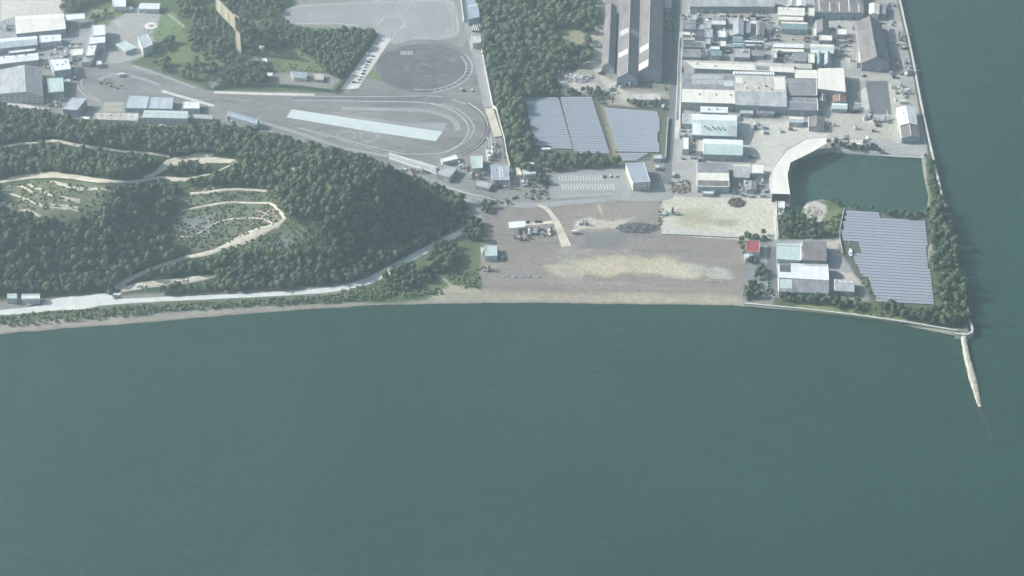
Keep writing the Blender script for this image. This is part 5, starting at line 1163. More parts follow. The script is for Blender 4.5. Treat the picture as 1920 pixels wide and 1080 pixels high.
# process plant by the perimeter wall
PLT = empty('process_plant', (*P(922, 285), 0), 0, 'tangle of grey pipes and vessels beside the perimeter wall', 'plant'); rr = random.Random(9)
for k in range(7): x, y = (rr.random() - .5) * 9, (rr.random() - .5) * 36; h_ = 3 + rr.random() * 5; MB().cyl(x, y, 0, h_, 1 + rr.random(), 10).build('vessel', M['metal' if k % 2 else 'trim'], PLT)
for k in range(9): x, y = (rr.random() - .5) * 10, (rr.random() - .5) * 30; MB().tube((x, y, 2 + rr.random() * 4), (x + (rr.random() - .5) * 4, y + 6 + rr.random() * 8, 2 + rr.random() * 4), .3).build('pipe', M['trim' if k % 2 else 'metal'], PLT)
for k in range(3): MB().box(-3 + 3 * k, 2, 4 + k, .4, 26, .4).build('beam', M['trim'], PLT)
T = empty('tall_mast', (*P(921, 270), 0), 0, 'pale lattice mast above the process plant', 'mast'); MB().cyl(0, 0, 0, 12, .7, 6, r2=.35).build('mast_body', M['trim'], T); MB().box(0, 0, 12.1, 2.4, 2.4, .3).build('platform', M['metal'], T)
def yardplant(u, v, w_, d_, n, label, seed, hh=5):
    rr = random.Random(seed); T = empty('yard_machinery', (*P(u, v), 0), 0, label, 'machinery')
    for k in range(n): x, y = (rr.random() - .5) * w_, (rr.random() - .5) * d_; MB().cyl(x, y, 0, 1.5 + rr.random() * hh, .5 + rr.random() * .9, 8).build('vessel', M[rr.choice(['metal', 'trim', 'rust', 'roof_paleblue'])], T)
    for k in range(n):
        x, y = (rr.random() - .5) * w_, (rr.random() - .5) * d_; z = 1 + rr.random() * hh * .8; a = rr.choice([0, 1]); l = 3 + rr.random() * 6
        MB().tube((x, y, z), (x + l * a, y + l * (1 - a), z), .22, 5).build('pipe', M[rr.choice(['metal', 'trim'])], T)
    for k in range(max(2, n // 2)): x, y = (rr.random() - .5) * w_, (rr.random() - .5) * d_; MB().box(x, y, .9, 1.5 + rr.random() * 3, 1.5 + rr.random() * 2, 1.8).build('housing', M[rr.choice(['roof_light_grey', 'wall_blue', 'dark_metal', 'roof_cream'])], T)
for a in [(112, 104, 14, 26, 8, 'pipework inside the white-posted pit above the white office block', 21), (86, 122, 6, 14, 5, 'grey equipment on the left of the white office block', 22), (102, 198, 14, 18, 8, 'jumble of tanks below the pale green workshop', 23), (140, 55, 14, 16, 6, 'steel frame gear in the shade under the white canopy', 24),
          (12, 52, 14, 14, 7, 'white pipe gear at the left edge beside the big cream hall', 25), (10, 170, 14, 16, 7, 'yard gear at the left edge below the grey gabled hall', 26), (868, 315, 10, 12, 6, 'pallets and gear between the cream oblong roof and the mint building', 27), (1412, 348, 18, 16, 8, 'curled white pipes by the grey shed left of the curved canopy', 28),
          (1462, 398, 8, 10, 5, 'crane truck parts below the white cabin', 29), (1290, 243, 8, 14, 5, 'gear beside the grey annex at the works road', 30), (1310, 22, 20, 8, 6, 'pipes below the very long light grey roof, left', 31), (1350, 22, 20, 8, 6, 'pipes below the very long light grey roof, middle', 32), (1418, 20, 20, 8, 5, 'pale green vessels below the very long light grey roof, right', 33),
          (1325, 104, 12, 10, 6, 'white standpipes above the smoke-stained hall', 34), (1394, 106, 12, 6, 5, 'gear above the sawtooth hall', 35), (1468, 110, 20, 12, 9, 'scrap heaps and gear in the smoky yard', 36), (1440, 216, 30, 5, 8, 'line of small machines on the service lane', 37), (1670, 12, 14, 10, 6, 'round tanks by the seawall at the top', 38),
          (1690, 80, 8, 30, 10, 'rusty and grey gear heaped along the seawall, upper', 39), (1702, 130, 8, 26, 8, 'gear heaped along the seawall, lower', 40), (1697, 172, 8, 20, 7, 'cluster of white silos north of the dotted white roof', 41), (1662, 226, 8, 12, 7, 'red and black gear in the skip beside the seawall building', 42), (1588, 265, 6, 8, 4, 'pumps on the pond bank left of the machine house', 43),
          (1500, 62, 16, 8, 6, 'yard gear between the cream roofs', 44), (1575, 88, 10, 20, 6, 'gear on the strip left of the large hall', 45), (1012, 437, 22, 12, 10, 'junk heap left of the dirt track on the ploughed lot', 46), (978, 449, 14, 4, 5, 'scattered frames by the rusty tipper', 47), (905, 472, 5, 12, 5, 'clutter on the left wall of the mint-roofed barn', 48),
          (915, 508, 8, 6, 4, 'small bushy junk pile on the ploughed lot, left', 49), (1258, 402, 12, 4, 5, 'grey drums beside the hedge of the pale lot', 50), (1090, 421, 10, 4, 3, 'low frames on the sandy patch', 51), (1535, 233, 8, 5, 4, 'gear below the dotted brown shed', 52), (1605, 205, 5, 8, 4, 'stacked frames by the works lot corner', 53),
          (1067, 148, 30, 14, 10, 'scrap on the pale yard above the upper solar farm', 54), (1098, 145, 12, 16, 8, 'dark scrap heap with poles beside the scrap yard', 55), (1165, 160, 16, 10, 7, 'reddish junk in front of the blue gable', 56), (985, 345, 5, 12, 5, 'gear in front of the mint-roofed gatehouse', 57), (895, 332, 12, 8, 6, 'plant and boxes near the low slanted roof', 58), (940, 352, 16, 4, 6, 'racks in front of the grey-blue scaffold hall', 59),
          (770, 322, 60, 8, 12, 'gear and frames along the foot of the stepped stand', 60), (452, 226, 26, 6, 8, 'vehicles and crates in front of the grandstand', 61), (395, 300, 14, 5, 7, 'pale blocks and bins on the hilltop clearing', 62)]:
    yardplant(*a)
# log / tyre heaps
def heap(u, v, rx, ry, hgt, m, label, cat='heap', n=60, seed=1, name='rubble_heap', sz=1.0):
    rr = random.Random(seed); x, y, z = S(u, v); T = MB()
    for k in range(n):
        a = rr.random() * 6.28; d = math.sqrt(rr.random()); px_, py_ = x + rx * d * math.cos(a), y + ry * d * math.sin(a); hz_ = hgt * (1 - d * d) * (.5 + .5 * rr.random()); s_ = (.4 + rr.random() * .9) * sz
        b0 = len(T.v)
        for q in IVB: T.v.append((px_ + q[0] * s_ * (.6 + .8 * rr.random()), py_ + q[1] * s_ * (.6 + .8 * rr.random()), z + hz_ + q[2] * s_ * .7))
        for f in IFB: T.f.append(tuple(w_ + b0 for w_ in f)); T.m.append(0)
    tag(T.build(name, m), label, cat)
heap(1381, 380, 8, 8, 3, M['bark'], 'round heap of dark brown logs on the pale lot', n=130, seed=3, name='log_heap')
heap(1195, 428, 20, 9, 2.5, M['asphalt'], 'wide grey mound of spoil at the right of the lot', n=220, seed=4, name='spoil_mound')
heap(1318, 510, 14, 6, .3, M['rock'], 'scattered pale rubble at the right end of the sandy band', n=60, seed=5, sz=.5)
heap(1345, 528, 14, 5, 1.0, M['leaf_scrubx'] if 'leaf_scrubx' in M else M['rock'], 'grey rubble trailing towards the hedges near the shore', n=70, seed=6, sz=.5)
heap(1275, 356, 11, 7, 1.6, M['wall_brown'], 'dark overgrown heap in the fenced plot by the works road', n=110, seed=7)
heap(1525, 398, 8, 9, .8, M['rock'], 'pale stony mound beside the pond', n=60, seed=8)
heap(440, 304, 4, 3, 1, M['rock'], 'pale stones at the right end of the hilltop clearing', n=30, seed=9)
heap(975, 519, 22, 2.2, .5, M['wall_grey'], 'thin line of rubble across the left of the ploughed lot', n=50, seed=10)
# beached boat
x, y = P(1594, 476); T = empty('boat', (x, y, .6), 1.5, 'white boat laid up ashore at the left edge of the lower solar farm', 'boat')
K = MB(); hl = [(-6, 1.2), (-3, 1.7), (1, 1.8), (4, 1.2), (6.5, .05)]; 
for i in range(4):
    (x0, w0), (x1, w1) = hl[i], hl[i + 1]
    for s_ in (-1, 1):
        K.poly([(x0, s_ * w0, 1.6), (x1, s_ * w1, 1.6), (x1, s_ * w1 * .25, 0), (x0, s_ * w0 * .25, 0)])
    K.poly([(x0, -w0, 1.3), (x1, -w1, 1.3), (x1, w1, 1.3), (x0, w0, 1.3)])
K.poly([(-6, -1.2, 1.6), (-6, 1.2, 1.6), (-6, .3, 0), (-6, -.3, 0)]); K.build('hull', M['car_white'], T)
MB().box(-1.5, 0, 2.1, 3.2, 2.0, 1.6).build('cabin', M['trim'], T); MB().box(-1.5, 0, 2.3, 3.26, 2.06, .5).build('cabin_window', M['glass'], T); MB().cyl(-1.5, 0, 2.9, 6, .08, 6).build('mast', M['metal'], T)
MB().box(0, 0, -.35, 6, 1.6, .5).build('cradle', M['rust'], T)
# channel markers in the eastern water
for u, v, s_ in ((1760, 217, 'nearer the top, off the seawall'), (1764, 236, 'lower one, off the seawall')):
    x, y = P(u, v, SEA); T = empty('channel_marker', (x, y, SEA), .4, 'small dark marker raft ' + s_, 'marker', 'marker rafts'); MB().box(0, 0, .1, 5, 1.2, .4).build('raft', M['dark_metal'], T); MB().cyl(0, 0, .3, 2.2, .12, 6).build('staff', M['metal'], T)

# containers, skips and crates standing about the factory yards
rr = random.Random(77); spots = []; zones = [([(1280, 28), (1450, 30), (1450, 112), (1280, 110)], 46), ([(1452, 45), (1600, 50), (1600, 118), (1452, 112)], 22), ([(1385, 215), (1500, 240), (1440, 270), (1385, 262)], 8), ([(1280, 235), (1300, 235), (1440, 300), (1280, 300)], 12), ([(1555, 205), (1672, 200), (1672, 262), (1555, 262)], 14), ([(1368, 335), (1440, 335), (1440, 370), (1368, 370)], 12), ([(1640, 30), (1692, 40), (1712, 200), (1668, 200)], 20), ([(30, 120), (140, 60), (170, 120), (120, 200)], 14)]
def clash(x, y, m):
    for c in BQ:
        xs = [a[0] for a in c]; ys = [a[1] for a in c]
        if min(xs) - m < x < max(xs) + m and min(ys) - m < y < max(ys) + m: return True
    return False
for zn, cnt in zones:
    us = [a[0] for a in zn]; vs = [a[1] for a in zn]; k = 0; tries = 0
    while k < cnt and tries < 1500:
        tries += 1; u, v = rr.uniform(min(us), max(us)), rr.uniform(min(vs), max(vs))
        if not inpoly(np.array([u]), np.array([v]), zn)[0]: continue
        x, y = P(u, v)
        if clash(x, y, 2.2) or any(abs(x - a) + abs(y - b) < 5 for a, b, *_ in spots): continue
        spots.append((x, y, u, v)); k += 1
spots.sort(key=lambda a: a[2])
cm = [('roof_cream', 'cream'), ('trim', 'white'), ('wall_blue', 'blue-grey'), ('roof_rust', 'rusty'), ('roof_teal', 'teal'), ('dark_metal', 'dark'), ('wall_grey', 'grey')]
for i, (x, y, u, v) in enumerate(spots):
    mk, nm = rr.choice(cm); L_, W_, H_ = rr.uniform(2.5, 7), rr.uniform(1.8, 2.8), rr.uniform(1.4, 3.2); n_ = i + 1
    o_ = '%d%s' % (n_, 'th' if 10 < n_ % 100 < 14 else {1: 'st', 2: 'nd', 3: 'rd'}.get(n_ % 10, 'th'))
    T = empty('container', (x, y, 0), rr.choice([0, math.pi / 2]) + .07, 'small %s container in the factory yards, %s of them counting from the left' % (nm, o_), 'container', 'containers and skips in the factory yards')
    MB().box(0, 0, H_ / 2 + .12, L_, W_, H_).build('body', M[mk], T); MB().box(0, 0, H_ + .17, L_ + .15, W_ + .15, .09).build('lid', M['metal' if i % 3 else mk], T)
# tall net below the golden screen and dark net fence along the straight
m, t, b = node_mat('net'); b.inputs['Base Color'].default_value = (.40, .42, .42, 1); b.inputs['Alpha'].default_value = .34; b.inputs['Roughness'].default_value = .9; M['net'] = m
m, t, b = node_mat('net_green'); b.inputs['Base Color'].default_value = (.07, .13, .11, 1); b.inputs['Alpha'].default_value = .8; b.inputs['Roughness'].default_value = .9; M['net_green'] = m
def net(pts, h, m, label):
    w_ = PP(pts); o0 = w_[0]; T = empty('net_fence', (*o0, 0), 0, label, 'net fence'); d_ = dens(w_, 5); K = MB()
    for i in range(len(d_) - 1):
        a, b_ = d_[i], d_[i + 1]; K.poly([(a[0] - o0[0], a[1] - o0[1], .1), (b_[0] - o0[0], b_[1] - o0[1], .1), (b_[0] - o0[0], b_[1] - o0[1], h), (a[0] - o0[0], a[1] - o0[1], h)])
    K.build('netting', M[m], T)
    for i in range(0, len(d_), 2): inst('post', POSTME, T, (d_[i][0] - o0[0], d_[i][1] - o0[1], 0), 0, (.8, .8, h))
net([(449, 112), (443, 128), (425, 146), (396, 162), (384, 166)], 13, 'net', 'tall pale netting curving down from the golden screens to the straight')
net([(402, 168), (440, 164), (500, 163), (560, 166), (600, 172), (626, 176)], 4, 'net_green', 'low dark green netting along the far side of the straight')
net([(628, 176), (650, 150), (655, 142)], 4, 'net_green', 'short dark green netting at the foot of the pale parking strip')
# ================================================================ VEGETATION
def leaf_mat(name, dark, light):
    m, t, b = node_mat(name); N = t.nodes; L = t.links
    at = N.new('ShaderNodeAttribute'); at.attribute_name = 'leaf'
    oi = N.new('ShaderNodeObjectInfo')
    ad = N.new('ShaderNodeMath'); ad.operation = 'MULTIPLY_ADD'; ad.inputs[1].default_value = .3; L.new(oi.outputs['Random'], ad.inputs[0]); L.new(at.outputs['Fac'], ad.inputs[2])
    mx = N.new('ShaderNodeMixRGB'); mx.inputs[1].default_value = (*dark, 1); mx.inputs[2].default_value = (*light, 1); L.new(ad.outputs[0], mx.inputs[0])
    L.new(mx.outputs[0], b.inputs['Base Color']); b.inputs['Roughness'].default_value = .75; b.inputs['Specular IOR Level'].default_value = .2
    return m
M['leaf'] = leaf_mat('leaf', (.022, .036, .024), (.094, .122, .064))
M['leaf_scrub'] = leaf_mat('leaf_scrub', (.035, .052, .026), (.14, .165, .08))
def ico(level):
    bm = bmesh.new(); bmesh.ops.create_icosphere(bm, subdivisions=level, radius=1)
    v = np.array([x.co[:] for x in bm.verts]); f = np.array([[q.index for q in p.verts] for p in bm.faces]); bm.free(); return v, f
IV1, IF1 = ico(1); IV2, IF2 = ico(2)
def crown_arrays(rng, nb=7, r=1.0, flat=.85, leaves=46):
    """a crown as several uneven leaf clumps plus loose leaf-sprays; unit radius about 1, base near z=0"""
    V = []; Fc = []; T = []; n = 0
    for k in range(nb):
        a = rng.random() * 6.28; d = (0 if k == 0 else .35 + .3 * rng.random()); rr = (.68 if k == 0 else .34 + .22 * rng.random())
        c = np.array([d * math.cos(a), d * math.sin(a), (.75 + (.35 if k == 0 else (rng.random() - .45) * .75)) * flat])
        v = IV1 if k else IV2; f = IF1 if k else IF2
        nn = 1 + .38 * (rng.random(len(v)) - .5)
        V.append(c + v * (rr * nn)[:, None] * np.array([1, 1, .85])); Fc.append(f + n); n += len(v); T.append(np.full(len(v), .15 + .75 * rng.random()) + .25 * (rng.random(len(v)) - .5))
    for k in range(leaves):
        a = rng.random() * 6.28; el = rng.random() * 1.5 - .25; d = .78 + .27 * rng.random()
        c = np.array([d * math.cos(a) * math.cos(el), d * math.sin(a) * math.cos(el), .75 * flat + d * math.sin(el) * .85])
        s = .13 + .1 * rng.random(); p = rng.standard_normal((3, 3)) * s
        V.append(c + p); Fc.append(np.array([[0, 1, 2]]) + n); n += 3; T.append(np.full(3, .3 + .7 * rng.random()))
    return np.concatenate(V), np.concatenate(Fc), np.concatenate(T)
def crown_mesh(name, arr, m):
    me = np_mesh(name, arr[0], arr[1]); at = me.attributes.new('leaf', 'FLOAT', 'POINT'); at.data.foreach_set('value', arr[2].astype(np.float32)); me.materials.append(m); return me
crng = np.random.default_rng(5)
PROTO = [crown_arrays(crng, nb=6 + k % 3, flat=.8 + .1 * (k % 3)) for k in range(7)]
SPROTO = [crown_arrays(crng, nb=3, flat=.5, leaves=12) for k in range(4)]
LEAFME = [crown_mesh('crown', p, M['leaf']) for p in PROTO]
tb = MB(); tb.tube((0, 0, -.1), (0, 0, .72), .075, 6, r2=.035); tb.tube((0, 0, .45), (.3, .1, .85), .035, 5, r2=.015); tb.tube((0, 0, .4), (-.25, .2, .8), .03, 5, r2=.012); tb.tube((0, 0, .5), (.02, -.3, .85), .03, 5, r2=.012)
TRUNKME = tb.mesh('trunk'); TRUNKME.materials.append(M['bark'])

# where trees stand, as seen in the photo (polygons in photo pixels); each: polygon, spacing m, (rmin, rmax) crown radius, density, kind
HILLV = [(-300, 190), (0, 200), (60, 215), (140, 235), (200, 246), (270, 250), (350, 250), (400, 242), (480, 250), (530, 266), (570, 276), (640, 294), (700, 312), (760, 335), (820, 353), (855, 368), (878, 395), (872, 400), (850, 426), (812, 452), (762, 478), (712, 505), (690, 520), (640, 533), (560, 540),
         (430, 546), (330, 551), (200, 556), (205, 540), (150, 548), (100, 552), (0, 548), (-300, 560)]
CLEAR_STROKES = []      # (points, width px) kept free
_trk = [([(-60, 286), (0, 277), (50, 269), (100, 264), (150, 273), (210, 281), (270, 287), (318, 294)], 5),
 ([(-60, 350), (0, 342), (40, 335), (90, 331), (140, 333), (190, 341), (230, 342), (290, 334), (350, 336)], 13),
 ([(270, 334), (295, 323), (318, 303), (345, 299), (390, 296), (440, 302)], 15), ([(320, 338), (350, 336), (400, 325), (440, 306)], 5),
 ([(356, 363), (400, 359), (450, 355), (502, 358)], 5), ([(340, 395), (400, 384), (450, 380), (505, 381), (520, 392), (534, 410), (522, 422), (500, 428)], 5),
 ([(512, 426), (490, 434), (460, 447), (425, 462), (400, 472), (355, 482), (310, 495), (270, 511), (235, 527), (215, 540)], 8),
 ([(400, 520), (350, 526), (300, 530), (260, 537), (225, 545)], 15), ([(535, 317), (562, 318)], 5),
 ([(0, 275), (-200, 300)], 4)]
TERR1 = [(0, 346), (60, 340), (230, 352), (222, 366), (195, 395), (150, 418), (120, 425), (60, 410), (0, 400)]
TERR2 = [(338, 348), (502, 352), (520, 385), (545, 412), (600, 418), (625, 468), (560, 482), (470, 480), (400, 476), (322, 482), (305, 440), (325, 395)]
def near(u, v, strokes):
    m = np.zeros(u.shape, bool)
    for pts, w_ in strokes:
        for i in range(len(pts) - 1):
            ax, ay = pts[i]; bx, by = pts[i + 1]; ex, ey = bx - ax, by - ay
            t = np.clip(((u - ax) * ex + (v - ay) * ey) / (ex * ex + ey * ey), 0, 1)
            m |= (u - ax - t * ex) ** 2 + (v - ay - t * ey) ** 2 < (w_ / 2 + 1) ** 2
    return m
def scatter(poly, sp, rr, prob=1.0, clear=(), strokes=(), seed=0, noise=None, tint=0.0):
    """jittered places inside a photo outline, returned as rows x, y, z, radius, tint"""
    rng = np.random.default_rng(seed)
    cs = [P(u, v, 0) for u, v in poly]; x0 = min(c[0] for c in cs) - 5; x1 = max(c[0] for c in cs) + 5; y0 = min(c[1] for c in cs) - 90; y1 = max(c[1] for c in cs) + 20
    xs = np.arange(x0, x1, sp); ys = np.arange(y0, y1, sp * .87); X, Y = np.meshgrid(xs, ys); X = X + (np.arange(len(ys)) % 2)[:, None] * sp / 2
    X = (X + (rng.random(X.shape) - .5) * sp * .75).ravel(); Y = (Y + (rng.random(Y.shape) - .5) * sp * .75).ravel()
    Z = hill_h(X, Y); u, v = proj(X, Y, Z)
    k = inpoly(u, v, poly) & (rng.random(X.shape) < prob)
    for c in clear: k &= ~inpoly(u, v, c)
    if strokes:
        for dv in ((0, 4.5, 9.5) if rr[1] > 2.3 else (0,)): k &= ~near(u, v - dv, strokes)
    if noise is not None: k &= fnoise(X, Y, noise[0], 3) > noise[1]
    k &= sdist(X, Y, POND) < -1.0
    X, Y, Z = X[k], Y[k], Z[k]; r = rr[0] + (rr[1] - rr[0]) * rng.random(X.shape)
    tn = np.clip(fnoise(X, Y, 25, 3) * 1.3 + (rng.random(X.shape) - .5) * .55 + tint, -.5, .6)
    return np.stack([X, Y, Z, r, tn], 1)
def merged(name, rows, protos, m, hs=(1.0, 1.45), trunk=.55, kind='stuff', label=None, cat=None):
    rng = np.random.default_rng(len(rows)); V = []; Fs = []; T = []; n = 0
    for i, (x, y, z, r, tn) in enumerate(rows):
        pv, pf, pt = protos[i % len(protos)]; a = rng.random() * 6.28; c, s = math.cos(a), math.sin(a); h = r * (hs[0] + (hs[1] - hs[0]) * rng.random())
        V.append(np.stack([x + r * (pv[:, 0] * c - pv[:, 1] * s), y + r * (pv[:, 0] * s + pv[:, 1] * c), z + r * trunk * .9 - .3 + pv[:, 2] * h], 1)); Fs.append(pf + n); n += len(pv); T.append(pt + tn)
    me = np_mesh(name, np.concatenate(V), np.concatenate(Fs)); at = me.attributes.new('leaf', 'FLOAT', 'POINT'); at.data.foreach_set('value', np.clip(np.concatenate(T), 0, 1).astype(np.float32))
    o = obj(name, me, None, [m]); return tag(o, label, cat, None, kind)
STR = _trk
wood_rows = [scatter(HILLV, 4.9, (1.9, 4.5), .96, clear=[TERR1, TERR2, [(225, 345), (330, 338), (330, 350), (235, 356)]], strokes=STR, seed=1)]
NORTHWOOD = [(893, -40), (1100, -40), (1108, 10), (1120, 40), (1108, 70), (1112, 110), (1098, 125), (1045, 135), (1040, 175), (1048, 182), (985, 184), (978, 200), (985, 240), (1000, 285), (990, 300), (1000, 330), (978, 325), (966, 306), (950, 262), (938, 205), (922, 150), (906, 95)]
CN = [[(1045, 55), (1075, 53), (1102, 68), (1092, 92), (1062, 90), (1042, 82)], [(1052, 106), (1088, 104), (1096, 118), (1062, 121)], [(952, 160), (972, 150), (985, 175), (960, 190)]]
wood_rows.append(scatter(NORTHWOOD, 5.4, (2.2, 5.2), .95, clear=CN, seed=2, tint=.22))
NW = [(330, 20), (352, -30), (545, -30), (560, 6), (535, 14), (528, 28), (535, 42), (552, 50), (545, 58), (600, 66), (600, 90), (560, 100), (520, 95), (500, 104), (470, 112), (440, 128), (400, 150), (372, 158), (330, 145), (285, 126), (300, 104), (288, 92), (310, 78), (345, 62)]
wood_rows.append(scatter(NW, 6.2, (2.0, 4.2), .78, strokes=[([(285, 104), (330, 102), (378, 105)], 6), ([(395, 160), (430, 135), (470, 115), (500, 100), (520, 72)], 10), ([(310, 22), (330, 38), (350, 52)], 5)], seed=3, noise=(22, -.11), tint=.2))
wood_rows.append(scatter([(540, 62), (600, 62), (700, 60), (706, 66), (690, 90), (640, 150), (610, 138), (590, 118), (560, 95)], 4.8, (2.4, 3.6), .95, seed=4, tint=.15))
wood_rows.append(scatter([(400, 152), (440, 135), (490, 118), (500, 135), (498, 160), (420, 163)], 5.5, (2.4, 3.6), .8, seed=5, tint=.1))
wood_rows.append(scatter([(118, -30), (200, -30), (205, 0), (160, 12), (150, 25), (118, 24)], 6.5, (2.5, 4), .8, seed=6))
wood_rows.append(scatter([(162, 30), (205, 20), (200, 36), (180, 44)], 5.5, (2, 3), .6, seed=7))
wood_rows.append(scatter([(505, 66), (545, 52), (540, 90), (510, 95), (500, 80)], 5.5, (2, 3.4), .7, seed=8))
wood = np.concatenate(wood_rows)
merged('woodland', wood, PROTO, M['leaf'], label='dense dark green broadleaf woodland covering the hill and the ground by the training course', cat='woodland')

# low growth nobody could count: terrace scrub, verge plants, weeds
sc = [scatter([(183, 150), (205, 148), (225, 158), (240, 170), (215, 166), (190, 160)], 3.2, (.5, 1.5), .6, seed=40), scatter(TERR1, 3.6, (.6, 1.7), .75, strokes=STR, seed=20, noise=(12, -.12), tint=.15), scatter(TERR2, 2.7, (.6, 1.5), .85, strokes=STR, seed=21, noise=(14, -.16), tint=.0),
      scatter([(430, 474), (520, 440), (600, 425), (630, 470), (660, 500), (560, 490), (470, 492)], 4, (1, 2.4), .7, seed=22, tint=.1),
      scatter([(-60, 597), (0, 594), (110, 583), (240, 575), (330, 570), (430, 565), (560, 557), (660, 549), (715, 535), (720, 553), (640, 564), (560, 569), (430, 577), (330, 584), (240, 593), (110, 604), (0, 612), (-60, 617)], 3.2, (.9, 2.0), .8, seed=23, tint=.05),
      scatter([(640, 545), (715, 528), (740, 540), (830, 540), (830, 552), (760, 560), (700, 563), (640, 562)], 3.2, (.9, 2.0), .85, seed=24, tint=.15),
      scatter([(835, 515), (880, 510), (897, 505), (903, 545), (870, 540), (840, 528)], 3.2, (.9, 1.8), .8, seed=25, tint=.25),
      scatter([(1395, 535), (1440, 530), (1452, 556), (1400, 562)], 3.2, (1, 2.0), .8, seed=26, tint=.3),
      scatter([(1465, 440), (1475, 392), (1500, 378), (1515, 382), (1505, 405), (1520, 422), (1545, 415), (1575, 400), (1572, 445)], 3.6, (1, 2.2), .75, seed=27, tint=.15),
      scatter([(1600, 570), (1740, 585), (1735, 600), (1600, 590)], 3.6, (.9, 1.8), .5, seed=28, tint=.2),
      scatter([(285, 30), (345, 50), (300, 85), (270, 80)], 5, (.5, 1.2), .35, seed=29, tint=.4),
      scatter([(500, 132), (620, 138), (700, 60), (560, 60), (545, 100)], 5, (.8, 1.6), .4, seed=30, tint=.3),
      scatter([(1600, 508), (1625, 515), (1648, 562), (1632, 560), (1615, 530)], 3.5, (.8, 1.6), .7, seed=31, tint=.2),
      scatter([(1110, 175), (1160, 172), (1170, 196), (1125, 196)], 3.6, (1, 2), .6, seed=32, tint=.1),
      scatter([(1245, 30), (1268, 30), (1264, 60), (1250, 60)], 3.6, (1, 2), .6, seed=33, tint=.1),
      scatter([(1255, 340), (1292, 335), (1296, 358), (1258, 360)], 3.0, (.7, 1.5), .8, seed=34),
      scatter([(905, 372), (960, 376), (960, 384), (915, 384)], 3.0, (.9, 1.8), .7, seed=35),
      scatter([(984, 345), (1030, 345), (1030, 374), (984, 376)], 3.4, (1.0, 2.0), .5, seed=36),
      scatter([(1128, 198), (1136, 204), (1163, 290), (1155, 292)], 2.6, (.5, 1.0), .6, seed=37, tint=.2),
      scatter([(1735, 290), (1752, 292), (1775, 400), (1740, 420), (1735, 360)], 3.6, (1.0, 2.0), .45, seed=38, tint=.1),
      scatter([(1234, 380), (1243, 378), (1243, 425), (1232, 425)], 2.6, (.6, 1.4), .6, seed=39, tint=.1)]
sc += [scatter([(1395, 26), (1440, 26), (1440, 36), (1395, 36)], 3.4, (.8, 2), .6, seed=41), scatter([(1262, 60), (1270, 60), (1270, 95), (1262, 95)], 3.4, (.8, 2), .6, seed=42), scatter([(1245, 150), (1250, 150), (1250, 170), (1245, 170)], 3, (1, 2), .7, seed=43)]
merged('scrub', np.concatenate(sc), SPROTO, M['leaf_scrub'], hs=(.9, 1.3), trunk=.1, label='low green scrub and weeds on the terraces, verges and shore banks', cat='scrub')
def weeds(poly, sp, prob, seed, **k): return scatter(poly, sp, (.25, .7), prob, seed=seed, **k)

# trees one can tell apart: belts, hedges and shore clumps, each a tree with trunk and crown
TREES = []
def belt(poly, sp, rr, prob, seed, label, group, cap=999, tint=0, **k):
    rows = scatter(poly, sp, rr, prob, seed=seed, tint=tint, **k)[:cap]
    U = [proj(q[0], q[1], q[2]) for q in rows]
    tall = max(a[1] for a in U) - min(a[1] for a in U) > .8 * (max(a[0] for a in U) - min(a[0] for a in U))
    od = sorted(range(len(rows)), key=lambda i: float(U[i][1] if tall else U[i][0])); rk = {i: k for k, i in enumerate(od)}
    for i, (x, y, z, r, tn) in enumerate(rows):
        n_ = rk[i] + 1; o_ = '%d%s' % (n_, 'th' if 10 < n_ % 100 < 14 else {1: 'st', 2: 'nd', 3: 'rd'}.get(n_ % 10, 'th'))
        TREES.append((x, y, z, r, '%s, %s from the %s' % (label, o_, 'top' if tall else 'left'), group))
belt([(1742, 392), (1772, 395), (1790, 450), (1800, 500), (1814, 560), (1818, 600), (1800, 612), (1768, 606), (1758, 560), (1748, 490), (1746, 430)], 7.6, (3.4, 5.0), 1, 51,
     'broad green tree in the belt along the seawall', 'trees between lower solar farm and seawall')
belt([(1630, 572), (1700, 578), (1765, 588), (1790, 606), (1785, 616), (1740, 608), (1660, 596)], 7.0, (2.8, 4.0), 1, 52, 'rounded green tree in the row below the lower solar farm', 'trees below the lower solar farm')
belt([(1452, 556), (1540, 560), (1625, 570), (1622, 586), (1540, 576), (1452, 568)], 6.2, (2.2, 3.2), 1, 53, 'small green tree in the hedge below the warehouses', 'hedge trees below the warehouses')
belt([(1738, 300), (1750, 300), (1762, 345), (1772, 390), (1745, 392), (1742, 345)], 7, (2.2, 3.4), .7, 54, 'small tree on the bank between pond and seawall', 'trees between pond and seawall')
belt([(1640, 395), (1700, 405), (1738, 398), (1742, 412), (1700, 412), (1646, 404)], 6.5, (2.2, 3.4), 1, 55, 'bushy tree on the south bank of the pond', 'bushy trees on the south pond bank')
belt([(1540, 372), (1572, 376), (1600, 388), (1650, 394), (1645, 402), (1592, 392), (1560, 388)], 6.5, (2.0, 3.0), .8, 56, 'bushy tree on the west end of the south pond bank', 'bushy trees on the south-west pond bank')
belt([(1552, 266), (1594, 270), (1640, 272), (1650, 286), (1600, 284), (1555, 280)], 6, (2, 3), .8, 57, 'bushy tree on the north bank of the pond', 'bushy trees on the north pond bank')
belt([(1462, 408), (1500, 402), (1545, 425), (1560, 442), (1530, 448), (1465, 446)], 6.0, (2.2, 3.6), .9, 58, 'green tree behind the grey-roofed warehouse', 'trees behind the warehouses')
belt([(1395, 470), (1402, 478), (1440, 500), (1428, 530), (1425, 560), (1400, 560), (1404, 520)], 7.0, (2.2, 3.6), .9, 59, 'green tree beside the lane below the red-roofed house', 'trees below the red-roofed house')
belt([(1384, 446), (1394, 446), (1396, 480), (1390, 478)], 6.0, (2.0, 2.8), 1, 60, 'light green tree left of the red-roofed house', 'trees left of the red-roofed house')
